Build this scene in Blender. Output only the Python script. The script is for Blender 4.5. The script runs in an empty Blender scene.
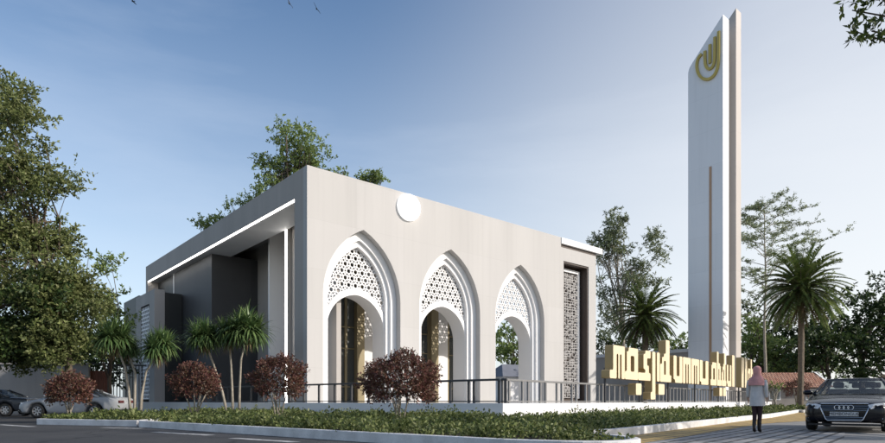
import bpy, bmesh, math, random
import numpy as np
from mathutils import Vector, Matrix

R = math.radians
rng = np.random.default_rng(7)
random.seed(7)
scene = bpy.context.scene
col = scene.collection

# ------------------------------------------------------------------ camera
F, CX, HY, EYE = 593.0, 442.5, 401.0, 0.82
cam_d = bpy.data.cameras.new('camera')
cam_d.sensor_width = 36.0
cam_d.lens = F / 885.0 * 36.0
cam_d.shift_y = (HY - 221.5) / 885.0
cam_d.clip_end = 5000
cam = bpy.data.objects.new('camera', cam_d)
cam.location = (0, 0, EYE)
cam.rotation_euler = (R(90), 0, 0)
col.objects.link(cam)
scene.camera = cam

def wx(px, Y): return (px - CX) / F * Y
def wz(py, Y): return EYE + (HY - py) / F * Y

# ------------------------------------------------------------------ world and sun
SUN_AZ, SUN_EL = 106.0, 27.0          # clockwise from +Y
scene.view_settings.view_transform = 'Standard'
scene.view_settings.look = 'None'
scene.view_settings.exposure = 0
w = bpy.data.worlds.new('World'); scene.world = w; w.use_nodes = True
nt = w.node_tree; N = nt.nodes; L = nt.links
sky = N.new('ShaderNodeTexSky'); sky.sky_type = 'NISHITA'; sky.sun_disc = False
sky.sun_elevation = R(SUN_EL); sky.sun_rotation = R(SUN_AZ)
sky.air_density = 1.0; sky.dust_density = 1.6; sky.ozone_density = 1.6; sky.altitude = 0
tc = N.new('ShaderNodeTexCoord')
mp = N.new('ShaderNodeMapping'); mp.inputs['Scale'].default_value = (0.8, 0.9, 3.2); mp.inputs['Rotation'].default_value = (0.1, 0.25, 0.3)
L.new(tc.outputs['Generated'], mp.inputs[0])
nz = N.new('ShaderNodeTexNoise'); nz.inputs['Scale'].default_value = 1.5; nz.inputs['Detail'].default_value = 7; nz.inputs['Roughness'].default_value = 0.55; nz.inputs['Distortion'].default_value = 0.35
L.new(mp.outputs[0], nz.inputs['Vector'])
cr = N.new('ShaderNodeValToRGB'); cr.color_ramp.elements[0].position = 0.45; cr.color_ramp.elements[1].position = 0.74
cr.color_ramp.elements[1].color = (0.30, 0.30, 0.30, 1)
L.new(nz.outputs[0], cr.inputs[0])
# haze that thickens towards the horizon
sp = N.new('ShaderNodeSeparateXYZ'); L.new(tc.outputs['Generated'], sp.inputs[0])
hz = N.new('ShaderNodeMapRange'); hz.inputs[1].default_value = 0.0; hz.inputs[2].default_value = 0.62
hz.inputs[3].default_value = 0.55; hz.inputs[4].default_value = 0.0; hz.interpolation_type = 'SMOOTHSTEP'
L.new(sp.outputs['Z'], hz.inputs[0])
mx0 = N.new('ShaderNodeMixRGB'); mx0.inputs[2].default_value = (6.3, 7.0, 7.7, 1)
hs = N.new('ShaderNodeHueSaturation'); hs.inputs['Saturation'].default_value = 1.12; hs.inputs['Value'].default_value = 1.2
L.new(sky.outputs[0], hs.inputs['Color'])
L.new(hz.outputs[0], mx0.inputs[0]); L.new(hs.outputs[0], mx0.inputs[1])
mx = N.new('ShaderNodeMixRGB'); mx.inputs[2].default_value = (5.2, 5.9, 7.0, 1)
L.new(cr.outputs[0], mx.inputs[0]); L.new(mx0.outputs[0], mx.inputs[1])
# broad pale glow low in the sky on the sun's side
gd = N.new('ShaderNodeVectorMath'); gd.operation = 'DOT_PRODUCT'; gd.inputs[1].default_value = (0.80, 0.60, 0.02)
L.new(tc.outputs['Generated'], gd.inputs[0])
gr_ = N.new('ShaderNodeMapRange'); gr_.interpolation_type = 'SMOOTHSTEP'; gr_.inputs[1].default_value = 0.38; gr_.inputs[2].default_value = 1.05; gr_.inputs[3].default_value = 0.0; gr_.inputs[4].default_value = 0.60
L.new(gd.outputs['Value'], gr_.inputs[0])
mg = N.new('ShaderNodeMixRGB'); mg.inputs[2].default_value = (7.5, 7.3, 6.95, 1)
L.new(gr_.outputs[0], mg.inputs[0]); L.new(mx.outputs[0], mg.inputs[1])
bg = N['Background']; bg.inputs[1].default_value = 0.145
L.new(mg.outputs[0], bg.inputs[0])

sd = bpy.data.lights.new('sun', 'SUN'); sd.energy = 4.3; sd.angle = R(0.6); sd.color = (1.0, 0.935, 0.86)
so = bpy.data.objects.new('sun', sd); col.objects.link(so)
sv = Vector((math.cos(R(SUN_EL)) * math.sin(R(SUN_AZ)), math.cos(R(SUN_EL)) * math.cos(R(SUN_AZ)), math.sin(R(SUN_EL))))
so.rotation_euler = sv.to_track_quat('Z', 'Y').to_euler()
so.location = (60, -20, 60)

# ------------------------------------------------------------------ materials
MATS = {}
def mat(name, c, rough=0.7, var=0.12, scale=1.2, fine=30.0, bump=0.15, metal=0.0, spec=0.4, streak=False, coat=0.0):
    if name in MATS: return MATS[name]
    m = bpy.data.materials.new(name); m.use_nodes = True
    n = m.node_tree.nodes; l = m.node_tree.links; p = n['Principled BSDF']
    t = n.new('ShaderNodeTexCoord')
    src = t.outputs['Object']
    if streak:
        mpn = n.new('ShaderNodeMapping'); mpn.inputs['Scale'].default_value = (1, 1, 0.18)
        l.new(src, mpn.inputs[0]); src = mpn.outputs[0]
    a = n.new('ShaderNodeTexNoise'); a.inputs['Scale'].default_value = scale; a.inputs['Detail'].default_value = 6
    b = n.new('ShaderNodeTexNoise'); b.inputs['Scale'].default_value = fine; b.inputs['Detail'].default_value = 3
    l.new(src, a.inputs['Vector']); l.new(t.outputs['Object'], b.inputs['Vector'])
    ad = n.new('ShaderNodeMath'); ad.operation = 'MULTIPLY_ADD'; ad.inputs[1].default_value = 0.35
    l.new(b.outputs[0], ad.inputs[0]); l.new(a.outputs[0], ad.inputs[2])
    mr = n.new('ShaderNodeMapRange'); mr.inputs[1].default_value = 0.42; mr.inputs[2].default_value = 0.95
    mr.inputs[3].default_value = 1 - var; mr.inputs[4].default_value = 1 + var * 0.7
    l.new(ad.outputs[0], mr.inputs[0])
    mm = n.new('ShaderNodeMixRGB'); mm.blend_type = 'MULTIPLY'; mm.inputs[0].default_value = 1
    mm.inputs[1].default_value = (*c, 1); l.new(mr.outputs[0], mm.inputs[2])
    l.new(mm.outputs[0], p.inputs['Base Color'])
    p.inputs['Roughness'].default_value = rough; p.inputs['Metallic'].default_value = metal
    p.inputs['Specular IOR Level'].default_value = spec
    if coat: p.inputs['Coat Weight'].default_value = coat; p.inputs['Coat Roughness'].default_value = 0.04
    if bump:
        bp = n.new('ShaderNodeBump'); bp.inputs['Strength'].default_value = bump; bp.inputs['Distance'].default_value = 0.02
        l.new(b.outputs[0], bp.inputs['Height']); l.new(bp.outputs[0], p.inputs['Normal'])
    MATS[name] = m
    return m

def joints(m, w_, h_, off, amount, width=0.012):
    """faint panel joints in an upright face, in local x and z"""
    n = m.node_tree.nodes; l = m.node_tree.links; p = n['Principled BSDF']
    src = p.inputs['Base Color'].links[0].from_socket
    t = n.new('ShaderNodeTexCoord'); sx = n.new('ShaderNodeSeparateXYZ'); cx_ = n.new('ShaderNodeCombineXYZ')
    l.new(t.outputs['Object'], sx.inputs[0]); ad = n.new('ShaderNodeMath'); ad.operation = 'ADD'
    l.new(sx.outputs['X'], ad.inputs[0]); l.new(sx.outputs['Y'], ad.inputs[1])
    l.new(ad.outputs[0], cx_.inputs[0]); l.new(sx.outputs['Z'], cx_.inputs[1])
    mp_ = n.new('ShaderNodeMapping'); mp_.inputs['Location'].default_value = (*off, 0); l.new(cx_.outputs[0], mp_.inputs[0])
    b = n.new('ShaderNodeTexBrick'); b.offset = 0; b.inputs['Scale'].default_value = 1; b.inputs['Brick Width'].default_value = w_; b.inputs['Row Height'].default_value = h_
    b.inputs['Mortar Size'].default_value = width; b.inputs['Mortar Smooth'].default_value = 0.4
    b.inputs['Color1'].default_value = (1, 1, 1, 1); b.inputs['Color2'].default_value = (0.965, 0.965, 0.96, 1); b.inputs['Mortar'].default_value = (1 - amount, 1 - amount, 1 - amount, 1)
    l.new(mp_.outputs[0], b.inputs['Vector'])
    # soft rain streaks
    m2 = n.new('ShaderNodeMapping'); m2.inputs['Scale'].default_value = (2.2, 0.07, 1); l.new(cx_.outputs[0], m2.inputs[0])
    z = n.new('ShaderNodeTexNoise'); z.inputs['Scale'].default_value = 1.6; z.inputs['Detail'].default_value = 6; l.new(m2.outputs[0], z.inputs['Vector'])
    mr = n.new('ShaderNodeMapRange'); mr.inputs[1].default_value = 0.5; mr.inputs[2].default_value = 0.8; mr.inputs[3].default_value = 1.0; mr.inputs[4].default_value = 0.94
    l.new(z.outputs[0], mr.inputs[0])
    a = n.new('ShaderNodeMixRGB'); a.blend_type = 'MULTIPLY'; a.inputs[0].default_value = 1; l.new(src, a.inputs[1]); l.new(b.outputs['Color'], a.inputs[2])
    c = n.new('ShaderNodeMixRGB'); c.blend_type = 'MULTIPLY'; c.inputs[0].default_value = 1; l.new(a.outputs[0], c.inputs[1]); l.new(mr.outputs[0], c.inputs[2])
    l.new(c.outputs[0], p.inputs['Base Color'])

def leafmat(name, cols, trans=0.3, rough=0.55):
    m = bpy.data.materials.new(name); m.use_nodes = True
    n = m.node_tree.nodes; l = m.node_tree.links; p = n['Principled BSDF']
    g = n.new('ShaderNodeNewGeometry')
    r = n.new('ShaderNodeValToRGB')
    e = r.color_ramp.elements
    e[0].color = (*cols[0], 1); e[1].color = (*cols[-1], 1)
    for i, c in enumerate(cols[1:-1]):
        k = e.new((i + 1) / (len(cols) - 1)); k.color = (*c, 1)
    l.new(g.outputs['Random Per Island'], r.inputs[0])
    t = n.new('ShaderNodeTexCoord'); a = n.new('ShaderNodeTexNoise'); a.inputs['Scale'].default_value = 0.7; a.inputs['Detail'].default_value = 3
    l.new(t.outputs['Object'], a.inputs['Vector'])
    mr = n.new('ShaderNodeMapRange'); mr.inputs[1].default_value = 0.3; mr.inputs[2].default_value = 0.7; mr.inputs[3].default_value = 0.65; mr.inputs[4].default_value = 1.25
    l.new(a.outputs[0], mr.inputs[0])
    mm = n.new('ShaderNodeMixRGB'); mm.blend_type = 'MULTIPLY'; mm.inputs[0].default_value = 1
    l.new(r.outputs[0], mm.inputs[1]); l.new(mr.outputs[0], mm.inputs[2])
    l.new(mm.outputs[0], p.inputs['Base Color']); p.inputs['Roughness'].default_value = rough; p.inputs['Specular IOR Level'].default_value = 0.3
    tr = n.new('ShaderNodeBsdfTranslucent'); l.new(mm.outputs[0], tr.inputs[0])
    ms = n.new('ShaderNodeMixShader'); ms.inputs[0].default_value = trans
    l.new(p.outputs[0], ms.inputs[1]); l.new(tr.outputs[0], ms.inputs[2])
    l.new(ms.outputs[0], n['Material Output'].inputs[0])
    return m

def emat(name, c, s):
    m = bpy.data.materials.new(name); m.use_nodes = True
    p = m.node_tree.nodes['Principled BSDF']
    p.inputs['Base Color'].default_value = (0.8, 0.8, 0.8, 1)
    p.inputs['Emission Color'].default_value = (*c, 1); p.inputs['Emission Strength'].default_value = s
    return m

def glassmat(name, tint, opac, rough=0.02, spec=0.8):
    m = bpy.data.materials.new(name); m.use_nodes = True
    n = m.node_tree.nodes; l = m.node_tree.links; p = n['Principled BSDF']
    p.inputs['Base Color'].default_value = (*tint, 1); p.inputs['Roughness'].default_value = rough
    p.inputs['Specular IOR Level'].default_value = spec
    t = n.new('ShaderNodeBsdfTransparent'); t.inputs[0].default_value = (0.75, 0.8, 0.8, 1)
    ms = n.new('ShaderNodeMixShader'); ms.inputs[0].default_value = opac
    l.new(t.outputs[0], ms.inputs[1]); l.new(p.outputs[0], ms.inputs[2]); l.new(ms.outputs[0], n['Material Output'].inputs[0])
    return m

def tilemat(name, c1, c2, mortar, bw, bh, ms=0.03, offset=0.0, rot=0.0, rough=0.8):
    m = bpy.data.materials.new(name); m.use_nodes = True
    n = m.node_tree.nodes; l = m.node_tree.links; p = n['Principled BSDF']
    t = n.new('ShaderNodeTexCoord'); mpn = n.new('ShaderNodeMapping'); mpn.inputs['Rotation'].default_value = (0, 0, rot)
    l.new(t.outputs['Object'], mpn.inputs[0])
    b = n.new('ShaderNodeTexBrick'); b.offset = offset; b.inputs['Scale'].default_value = 1.0
    b.inputs['Color1'].default_value = (*c1, 1); b.inputs['Color2'].default_value = (*c2, 1); b.inputs['Mortar'].default_value = (*mortar, 1)
    b.inputs['Brick Width'].default_value = bw; b.inputs['Row Height'].default_value = bh; b.inputs['Mortar Size'].default_value = ms; b.inputs['Mortar Smooth'].default_value = 0.3
    l.new(mpn.outputs[0], b.inputs['Vector'])
    a = n.new('ShaderNodeTexNoise'); a.inputs['Scale'].default_value = 0.9; a.inputs['Detail'].default_value = 8
    l.new(t.outputs['Object'], a.inputs['Vector'])
    mr = n.new('ShaderNodeMapRange'); mr.inputs[1].default_value = 0.3; mr.inputs[2].default_value = 0.7; mr.inputs[3].default_value = 0.75; mr.inputs[4].default_value = 1.15
    l.new(a.outputs[0], mr.inputs[0])
    mm = n.new('ShaderNodeMixRGB'); mm.blend_type = 'MULTIPLY'; mm.inputs[0].default_value = 1
    l.new(b.outputs['Color'], mm.inputs[1]); l.new(mr.outputs[0], mm.inputs[2]); l.new(mm.outputs[0], p.inputs['Base Color'])
    bp = n.new('ShaderNodeBump'); bp.inputs['Strength'].default_value = 0.4; bp.inputs['Distance'].default_value = 0.01; bp.invert = True
    l.new(b.outputs['Fac'], bp.inputs['Height']); l.new(bp.outputs[0], p.inputs['Normal'])
    p.inputs['Roughness'].default_value = rough
    return m

# the palette
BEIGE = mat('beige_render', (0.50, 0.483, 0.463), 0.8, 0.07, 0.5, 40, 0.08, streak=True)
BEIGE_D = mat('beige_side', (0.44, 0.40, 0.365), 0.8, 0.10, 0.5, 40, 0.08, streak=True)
WHITE = mat('white_paint', (0.80, 0.79, 0.78), 0.6, 0.05, 0.6, 40, 0.06, streak=True)
TWHITE = mat('tower_white', (0.82, 0.82, 0.83), 0.45, 0.05, 0.3, 25, 0.04, streak=True)
TBEIGE = mat('tower_beige', (0.50, 0.455, 0.415), 0.6, 0.06, 0.3, 25, 0.05, streak=True)
CONC = mat('grey_render', (0.42, 0.39, 0.36), 0.8, 0.14, 0.6, 30, 0.12, streak=True)
DARKW = mat('dark_cladding', (0.060, 0.059, 0.060), 0.6, 0.15, 0.5, 30, 0.08)
BLACKW = mat('charcoal_cladding', (0.025, 0.027, 0.026), 0.5, 0.2, 0.6, 30, 0.08)
BROWN = mat('brown_lining_shade', (0.075, 0.055, 0.045), 0.5, 0.12, 1, 30, 0.05)  # brown lining, also the shade painted under the canopy
OLIVE = mat('olive_bronze', (0.30, 0.25, 0.15), 0.45, 0.1, 1, 30, 0.04, metal=0.2)
KERB = mat('white_kerb', (0.66, 0.65, 0.64), 0.75, 0.30, 2.2, 40, 0.2)
RAIL = mat('grey_rail_paint', (0.055, 0.055, 0.058), 0.45, 0.1, 2, 40, 0.05)  # dark tone; on the left railing it carries the shade
RAIL_LIT = mat('sunlit_rail_paint', (0.22, 0.215, 0.21), 0.4, 0.1, 2, 40, 0.05)  # same railing metal, its sunlight put into a paler colour
GOLDS = mat('shaded_gold_return', (0.42, 0.30, 0.135), 0.5, 0.06, 1.2, 40, 0.05)  # gold returns, darkened so the letters' side shade is in the colour
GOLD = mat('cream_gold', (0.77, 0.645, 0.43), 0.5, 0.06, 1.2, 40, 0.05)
EGOLD = mat('emblem_gold', (0.52, 0.40, 0.10), 0.4, 0.1, 1.2, 40, 0.05)
COPPER = mat('copper_strip', (0.46, 0.29, 0.18), 0.45, 0.1, 1, 30, 0.05)
SOIL = mat('soil', (0.06, 0.045, 0.03), 0.95, 0.4, 3, 40, 0.6)
BARK = mat('bark', (0.11, 0.085, 0.06), 0.9, 0.35, 5, 40, 0.5)
BARKP = mat('pale_bark', (0.34, 0.30, 0.24), 0.85, 0.35, 6, 40, 0.4)
PALMB = mat('palm_bark', (0.16, 0.125, 0.09), 0.9, 0.4, 7, 30, 0.6)
LED = emat('led_strip', (1.0, 0.97, 0.93), 8.0)
DISC = emat('disc_light', (1.0, 0.99, 0.97), 1.1)
GLASS = glassmat('dark_glass', (0.20, 0.205, 0.20), 0.42)

joints(BEIGE, 3.27, 2.62, (0.22, 0.05), 0.09)
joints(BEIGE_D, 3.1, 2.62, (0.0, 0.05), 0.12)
joints(TWHITE, 40.0, 3.0, (20.0, 0.0), 0.09, 0.02)
joints(TBEIGE, 40.0, 3.0, (20.0, 0.0), 0.10, 0.02)
# ------------------------------------------------------------------ object helpers
def tag(o, label=None, cat=None, group=None, kind=None):
    if label: o['label'] = label
    if cat: o['category'] = cat
    if group: o['group'] = group
    if kind: o['kind'] = kind
    return o

def empty(name, loc=(0, 0, 0), rz=0.0, label=None, cat=None, group=None):
    o = bpy.data.objects.new(name, None); o.empty_display_size = 0.3
    o.location = loc; o.rotation_euler = (0, 0, rz); col.objects.link(o)
    return tag(o, label, cat, group)

class MB:
    def __init__(s): s.v = []; s.f = []
    def add(s, vs, fs):
        b = len(s.v); s.v += [tuple(v) for v in vs]; s.f += [tuple(i + b for i in f) for f in fs]; return s
    def box(s, x0, y0, z0, x1, y1, z1):
        return s.add([(x0,y0,z0),(x1,y0,z0),(x1,y1,z0),(x0,y1,z0),(x0,y0,z1),(x1,y0,z1),(x1,y1,z1),(x0,y1,z1)],
                     [(0,3,2,1),(4,5,6,7),(0,1,5,4),(1,2,6,5),(2,3,7,6),(3,0,4,7)])
    def prism(s, poly, fn, d0, d1):
        """poly: 2-D outline; fn(a, b, d) -> 3-D point"""
        n = len(poly)
        vs = [fn(a, b, d0) for a, b in poly] + [fn(a, b, d1) for a, b in poly]
        fs = [tuple(range(n)), tuple(range(2 * n - 1, n - 1, -1))] + [(i, (i + 1) % n, n + (i + 1) % n, n + i) for i in range(n)]
        return s.add(vs, fs)
    def tube(s, path, rad, n=8, cap=True):
        path = [Vector(p) for p in path]
        if not hasattr(rad, '__len__'): rad = [rad] * len(path)
        rings = []; up = Vector((0.31, 0.17, 0.93))
        for i, p in enumerate(path):
            d = (path[min(i + 1, len(path) - 1)] - path[max(i - 1, 0)]).normalized()
            a = d.cross(up)
            if a.length < 0.05: a = d.cross(Vector((1, 0, 0)))
            a.normalize(); b = d.cross(a)
            rings.append([p + (a * math.cos(2*math.pi*k/n) + b * math.sin(2*math.pi*k/n)) * rad[i] for k in range(n)])
        return s.loft(rings, cap)
    def loft(s, rings, cap=True, closed=True):
        n = len(rings[0]); vs = [p for r in rings for p in r]; fs = []
        m = n if closed else n - 1
        for i in range(len(rings) - 1):
            for k in range(m):
                fs.append((i*n + k, i*n + (k+1) % n, (i+1)*n + (k+1) % n, (i+1)*n + k))
        if cap:
            fs.append(tuple(range(n - 1, -1, -1))); fs.append(tuple((len(rings)-1)*n + k for k in range(n)))
        return s.add(vs, fs)
    def build(s, name, m, parent=None, smooth=False, bevel=0.0, sub=0, tri=False):
        me = bpy.data.meshes.new(name); me.from_pydata(s.v, [], s.f)
        bm = bmesh.new(); bm.from_mesh(me)
        bmesh.ops.recalc_face_normals(bm, faces=bm.faces)
        if tri: bmesh.ops.triangulate(bm, faces=[f for f in bm.faces if len(f.verts) > 4])
        bm.to_mesh(me); bm.free()
        me.materials.append(m)
        if smooth:
            for p in me.polygons: p.use_smooth = True
        o = bpy.data.objects.new(name, me); col.objects.link(o)
        if parent: o.parent = parent
        if bevel:
            b = o.modifiers.new('bevel', 'BEVEL'); b.width = bevel; b.segments = 2; b.limit_method = 'ANGLE'; b.angle_limit = R(40)
        if sub:
            u = o.modifiers.new('sub', 'SUBSURF'); u.levels = sub; u.render_levels = sub
        return o

def npmesh(name, V, k, m, parent=None, faces=None):
    """V: (n*k,3) vertices, n separate k-gons (or given faces array of quads)"""
    me = bpy.data.meshes.new(name)
    V = np.asarray(V, dtype=np.float32).reshape(-1, 3)
    if faces is None: fa = np.arange(len(V), dtype=np.int32).reshape(-1, k)
    else: fa = np.asarray(faces, dtype=np.int32)
    nf, kk = fa.shape
    me.vertices.add(len(V)); me.vertices.foreach_set('co', V.ravel())
    me.loops.add(nf * kk); me.loops.foreach_set('vertex_index', fa.ravel())
    me.polygons.add(nf); me.polygons.foreach_set('loop_start', np.arange(nf, dtype=np.int32) * kk)
    me.polygons.foreach_set('loop_total', np.full(nf, kk, dtype=np.int32))
    me.materials.append(m); me.update(calc_edges=True)
    o = bpy.data.objects.new(name, me); col.objects.link(o)
    if parent: o.parent = parent
    return o

def unit(a): return a / (np.linalg.norm(a, axis=-1, keepdims=True) + 1e-9)
def runit(n): return unit(rng.normal(size=(n, 3)))

def leaf_obj(name, P, D, ln, wd, m, parent=None):
    """diamond shaped leaves folded along the midrib: P base points, D directions, ln lengths, wd half width ratio"""
    n = len(P); D = unit(D); ln = np.broadcast_to(ln, (n,))[:, None]
    S = unit(np.cross(D, runit(n)))
    Nn = np.cross(D, S)
    mid = P + D * ln * 0.45
    V = np.stack([P, mid + S * ln * wd + Nn * ln * 0.07, P + D * ln, mid - S * ln * wd + Nn * ln * 0.07], axis=1)
    return npmesh(name, V, 4, m, parent)

def crown_leaves(clumps, leaf, per=90, twig=9, up=0.25, droop=0.0, spread=1.0):
    """clumps: list (x,y,z,r). returns P, D arrays of leaves in twigs"""
    PP = []; DD = []
    for (x, y, z, r) in clumps:
        nt_ = max(3, int(per * r * r / twig))
        d = unit(runit(nt_) + np.array([0, 0, up]))
        st = np.array([x, y, z]) + runit(nt_) * (rng.random((nt_, 1)) ** 0.4) * r * np.array([1, 1, 0.72]) * spread
        tl = r * (0.3 + 0.5 * rng.random((nt_, 1)))
        s = rng.random((nt_, twig, 1))
        p = st[:, None, :] + d[:, None, :] * tl[:, None, :] * s
        p[..., 2] -= (droop * tl * s[..., 0] ** 2)
        dd = unit(d[:, None, :] * 0.7 + rng.normal(size=(nt_, twig, 3)) * 0.7 - np.array([0, 0, droop]))
        PP.append(p.reshape(-1, 3)); DD.append(dd.reshape(-1, 3))
    return np.concatenate(PP), np.concatenate(DD)

def make_clumps(lobes, n, rmin, rmax):
    out = []; vol = np.array([l[3] * l[4] * l[5] for l in lobes]) ** 0.75; vol = vol / vol.sum()
    for l, q in zip(lobes, vol):
        k = max(2, int(round(n * q)))
        d = runit(k); rr = rng.random((k, 1)) ** 0.45
        p = np.array(l[:3]) + d * rr * np.array(l[3:6])
        for a in p: out.append((a[0], a[1], a[2], rmin + (rmax - rmin) * rng.random()))
    return out

def tree(name, label, X, Y, trunk_h, tr, lobes, n, rmin, rmax, leaf, lm, bark=None, per=90, group=None, cat='tree',
         up=0.25, droop=0.0, wd=0.24, lean=(0, 0), limbs=14, twig=9):
    """lobes are given relative to the base: (dx,dy,z,rx,ry,rz)"""
    bark = bark or BARK
    t = empty(name, (X, Y, 0), 0, label, cat, group)
    cl = make_clumps(lobes, n, rmin, rmax)
    top = Vector((lean[0], lean[1], trunk_h))
    mb = MB()
    tp = [Vector((0, 0, -0.1))]
    for i in range(1, 7):
        s = i / 6
        tp.append(Vector((lean[0] * s * s + random.uniform(-1, 1) * tr * 0.5, lean[1] * s * s + random.uniform(-1, 1) * tr * 0.5, trunk_h * s)))
    mb.tube(tp, [tr * (1.25 if i == 0 else 1 - 0.5 * i / 6) for i in range(7)], 10)
    sel = list(cl); random.shuffle(sel)
    for c in sel[:limbs]:
        e = Vector(c[:3]); st = tp[random.choice([3, 4, 5, 6, 6])]
        md = st.lerp(e, 0.5) + Vector((random.uniform(-.1, .1), random.uniform(-.1, .1), 0.12)) * (e - st).length
        pth = [st, st.lerp(md, 0.55), md, md.lerp(e, 0.5) + Vector((0, 0, 0.03 * (e - st).length)), e]
        r0 = tr * random.uniform(0.28, 0.42)
        mb.tube(pth, [r0, r0 * .8, r0 * .6, r0 * .4, r0 * .15], 6)
        for q in range(3):
            o2 = Vector(random.choice(cl)[:3])
            if (o2 - md).length < (e - st).length * 0.9:
                m2 = md.lerp(o2, 0.5) + Vector((0, 0, 0.1))
                mb.tube([md, m2, o2], [r0 * .45, r0 * .3, r0 * .1], 5)
    mb.build('trunk', bark, t, smooth=True)
    P, D = crown_leaves(cl, leaf, per, twig, up, droop)
    leaf_obj('crown', P, D, leaf * (0.7 + 0.6 * rng.random(len(P))), wd, lm, t)
    return t

# ------------------------------------------------------------------ the ground
def sheet(name, poly, z, m, kind='structure'):
    me = bpy.data.meshes.new(name); me.from_pydata([(x, y, z) for x, y in poly], [], [tuple(range(len(poly)))])
    bm = bmesh.new(); bm.from_mesh(me); bmesh.ops.recalc_face_normals(bm, faces=bm.faces)
    for f in bm.faces:
        if f.normal.z < 0: f.normal_flip()
    bmesh.ops.triangulate(bm, faces=bm.faces); bm.to_mesh(me); bm.free()
    me.materials.append(m); o = bpy.data.objects.new(name, me); col.objects.link(o); o['kind'] = kind
    return o

def asphalt():
    m = bpy.data.materials.new('asphalt'); m.use_nodes = True
    n = m.node_tree.nodes; l = m.node_tree.links; p = n['Principled BSDF']
    t = n.new('ShaderNodeTexCoord')
    a = n.new('ShaderNodeTexNoise'); a.inputs['Scale'].default_value = 0.35; a.inputs['Detail'].default_value = 9; a.inputs['Roughness'].default_value = 0.65
    b = n.new('ShaderNodeTexNoise'); b.inputs['Scale'].default_value = 60; b.inputs['Detail'].default_value = 2
    v = n.new('ShaderNodeTexVoronoi'); v.inputs['Scale'].default_value = 90
    for x in (a, b, v): l.new(t.outputs['Object'], x.inputs['Vector'])
    r = n.new('ShaderNodeValToRGB'); r.color_ramp.elements[0].color = (0.030, 0.030, 0.032, 1); r.color_ramp.elements[1].color = (0.075, 0.073, 0.071, 1)
    r.color_ramp.elements[0].position = 0.3; r.color_ramp.elements[1].position = 0.72
    l.new(a.outputs[0], r.inputs[0])
    mr = n.new('ShaderNodeMapRange'); mr.inputs[1].default_value = 0.25; mr.inputs[2].default_value = 0.75; mr.inputs[3].default_value = 0.6; mr.inputs[4].default_value = 1.5
    l.new(b.outputs[0], mr.inputs[0])
    mm = n.new('ShaderNodeMixRGB'); mm.blend_type = 'MULTIPLY'; mm.inputs[0].default_value = 1
    l.new(r.outputs[0], mm.inputs[1]); l.new(mr.outputs[0], mm.inputs[2]); l.new(mm.outputs[0], p.inputs['Base Color'])
    v2 = n.new('ShaderNodeTexVoronoi'); v2.feature = 'DISTANCE_TO_EDGE'; v2.inputs['Scale'].default_value = 0.28
    dn = n.new('ShaderNodeTexNoise'); dn.inputs['Scale'].default_value = 1.5; dn.inputs['Detail'].default_value = 6
    l.new(t.outputs['Object'], dn.inputs['Vector']); mv = n.new('ShaderNodeMixRGB'); mv.inputs[0].default_value = 0.35
    l.new(t.outputs['Object'], mv.inputs[1]); l.new(dn.outputs['Color'], mv.inputs[2]); l.new(mv.outputs[0], v2.inputs['Vector'])
    ck = n.new('ShaderNodeMapRange'); ck.inputs[1].default_value = 0.0; ck.inputs[2].default_value = 0.012; ck.inputs[3].default_value = 0.45; ck.inputs[4].default_value = 1.0
    l.new(v2.outputs['Distance'], ck.inputs[0])
    m3 = n.new('ShaderNodeMixRGB'); m3.blend_type = 'MULTIPLY'; m3.inputs[0].default_value = 1
    l.new(mm.outputs[0], m3.inputs[1]); l.new(ck.outputs[0], m3.inputs[2]); l.new(m3.outputs[0], p.inputs['Base Color'])
    p.inputs['Roughness'].default_value = 0.75; p.inputs['Specular IOR Level'].default_value = 0.35
    bp = n.new('ShaderNodeBump'); bp.inputs['Strength'].default_value = 0.5; bp.inputs['Distance'].default_value = 0.01
    l.new(v.outputs['Distance'], bp.inputs['Height']); l.new(bp.outputs[0], p.inputs['Normal'])
    return m

ASPH = asphalt()
GROUND = mat('ground_earth', (0.07, 0.075, 0.04), 0.95, 0.4, 0.3, 8, 0.4)
sheet('ground', [(-1500, -300), (1500, -300), (1500, 2500), (-1500, 2500)], -0.004, GROUND)
sheet('road', [(-70, -60), (70, -60), (80, 90), (40, 110), (-60, 60), (-70, 40)], 0.0, ASPH)

PSI = R(50.4); ER = Vector((math.cos(PSI), math.sin(PSI), 0)); EL = Vector((-math.sin(PSI), math.cos(PSI), 0))
W0 = Vector((2.17, 21.3, 0))
YEL = tilemat('ochre_pavers', (0.50, 0.34, 0.11), (0.42, 0.28, 0.10), (0.10, 0.08, 0.05), 0.6, 0.3, 0.03, 0.5, -PSI)
PAV = tilemat('grey_pavers', (0.33, 0.325, 0.315), (0.27, 0.265, 0.26), (0.05, 0.05, 0.048), 0.62, 0.31, 0.05, 0.0, -PSI)
CONCR = mat('concrete_drive', (0.24, 0.235, 0.225), 0.85, 0.25, 0.5, 40, 0.3)
sheet('driveway', [(3.0, 8.2), (5.0, 7.2), (11, 7.5), (45, 45), (38, 62), (16, 30), (3.6, 13.3), (3.4, 10.5)], 0.004, CONCR)
sheet('paver_apron', [(3.25, 8.6), (5.2, 8.2), (8.8, 13.0), (10.6, 15.6), (9.9, 17.8), (7.9, 16.6), (4.9, 12.7), (3.6, 11.1)], 0.008, PAV)
sheet('ochre_strip', [(3.2, 9.6), (3.6, 11.1), (4.9, 12.7), (7.9, 16.6), (11.3, 21.0), (17.2, 26.2), (26.6, 40), (25.0, 41.5), (15.9, 28.6), (12.6, 24.5), (3.83, 13.1), (3.0, 12.2)], 0.012, YEL)
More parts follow.
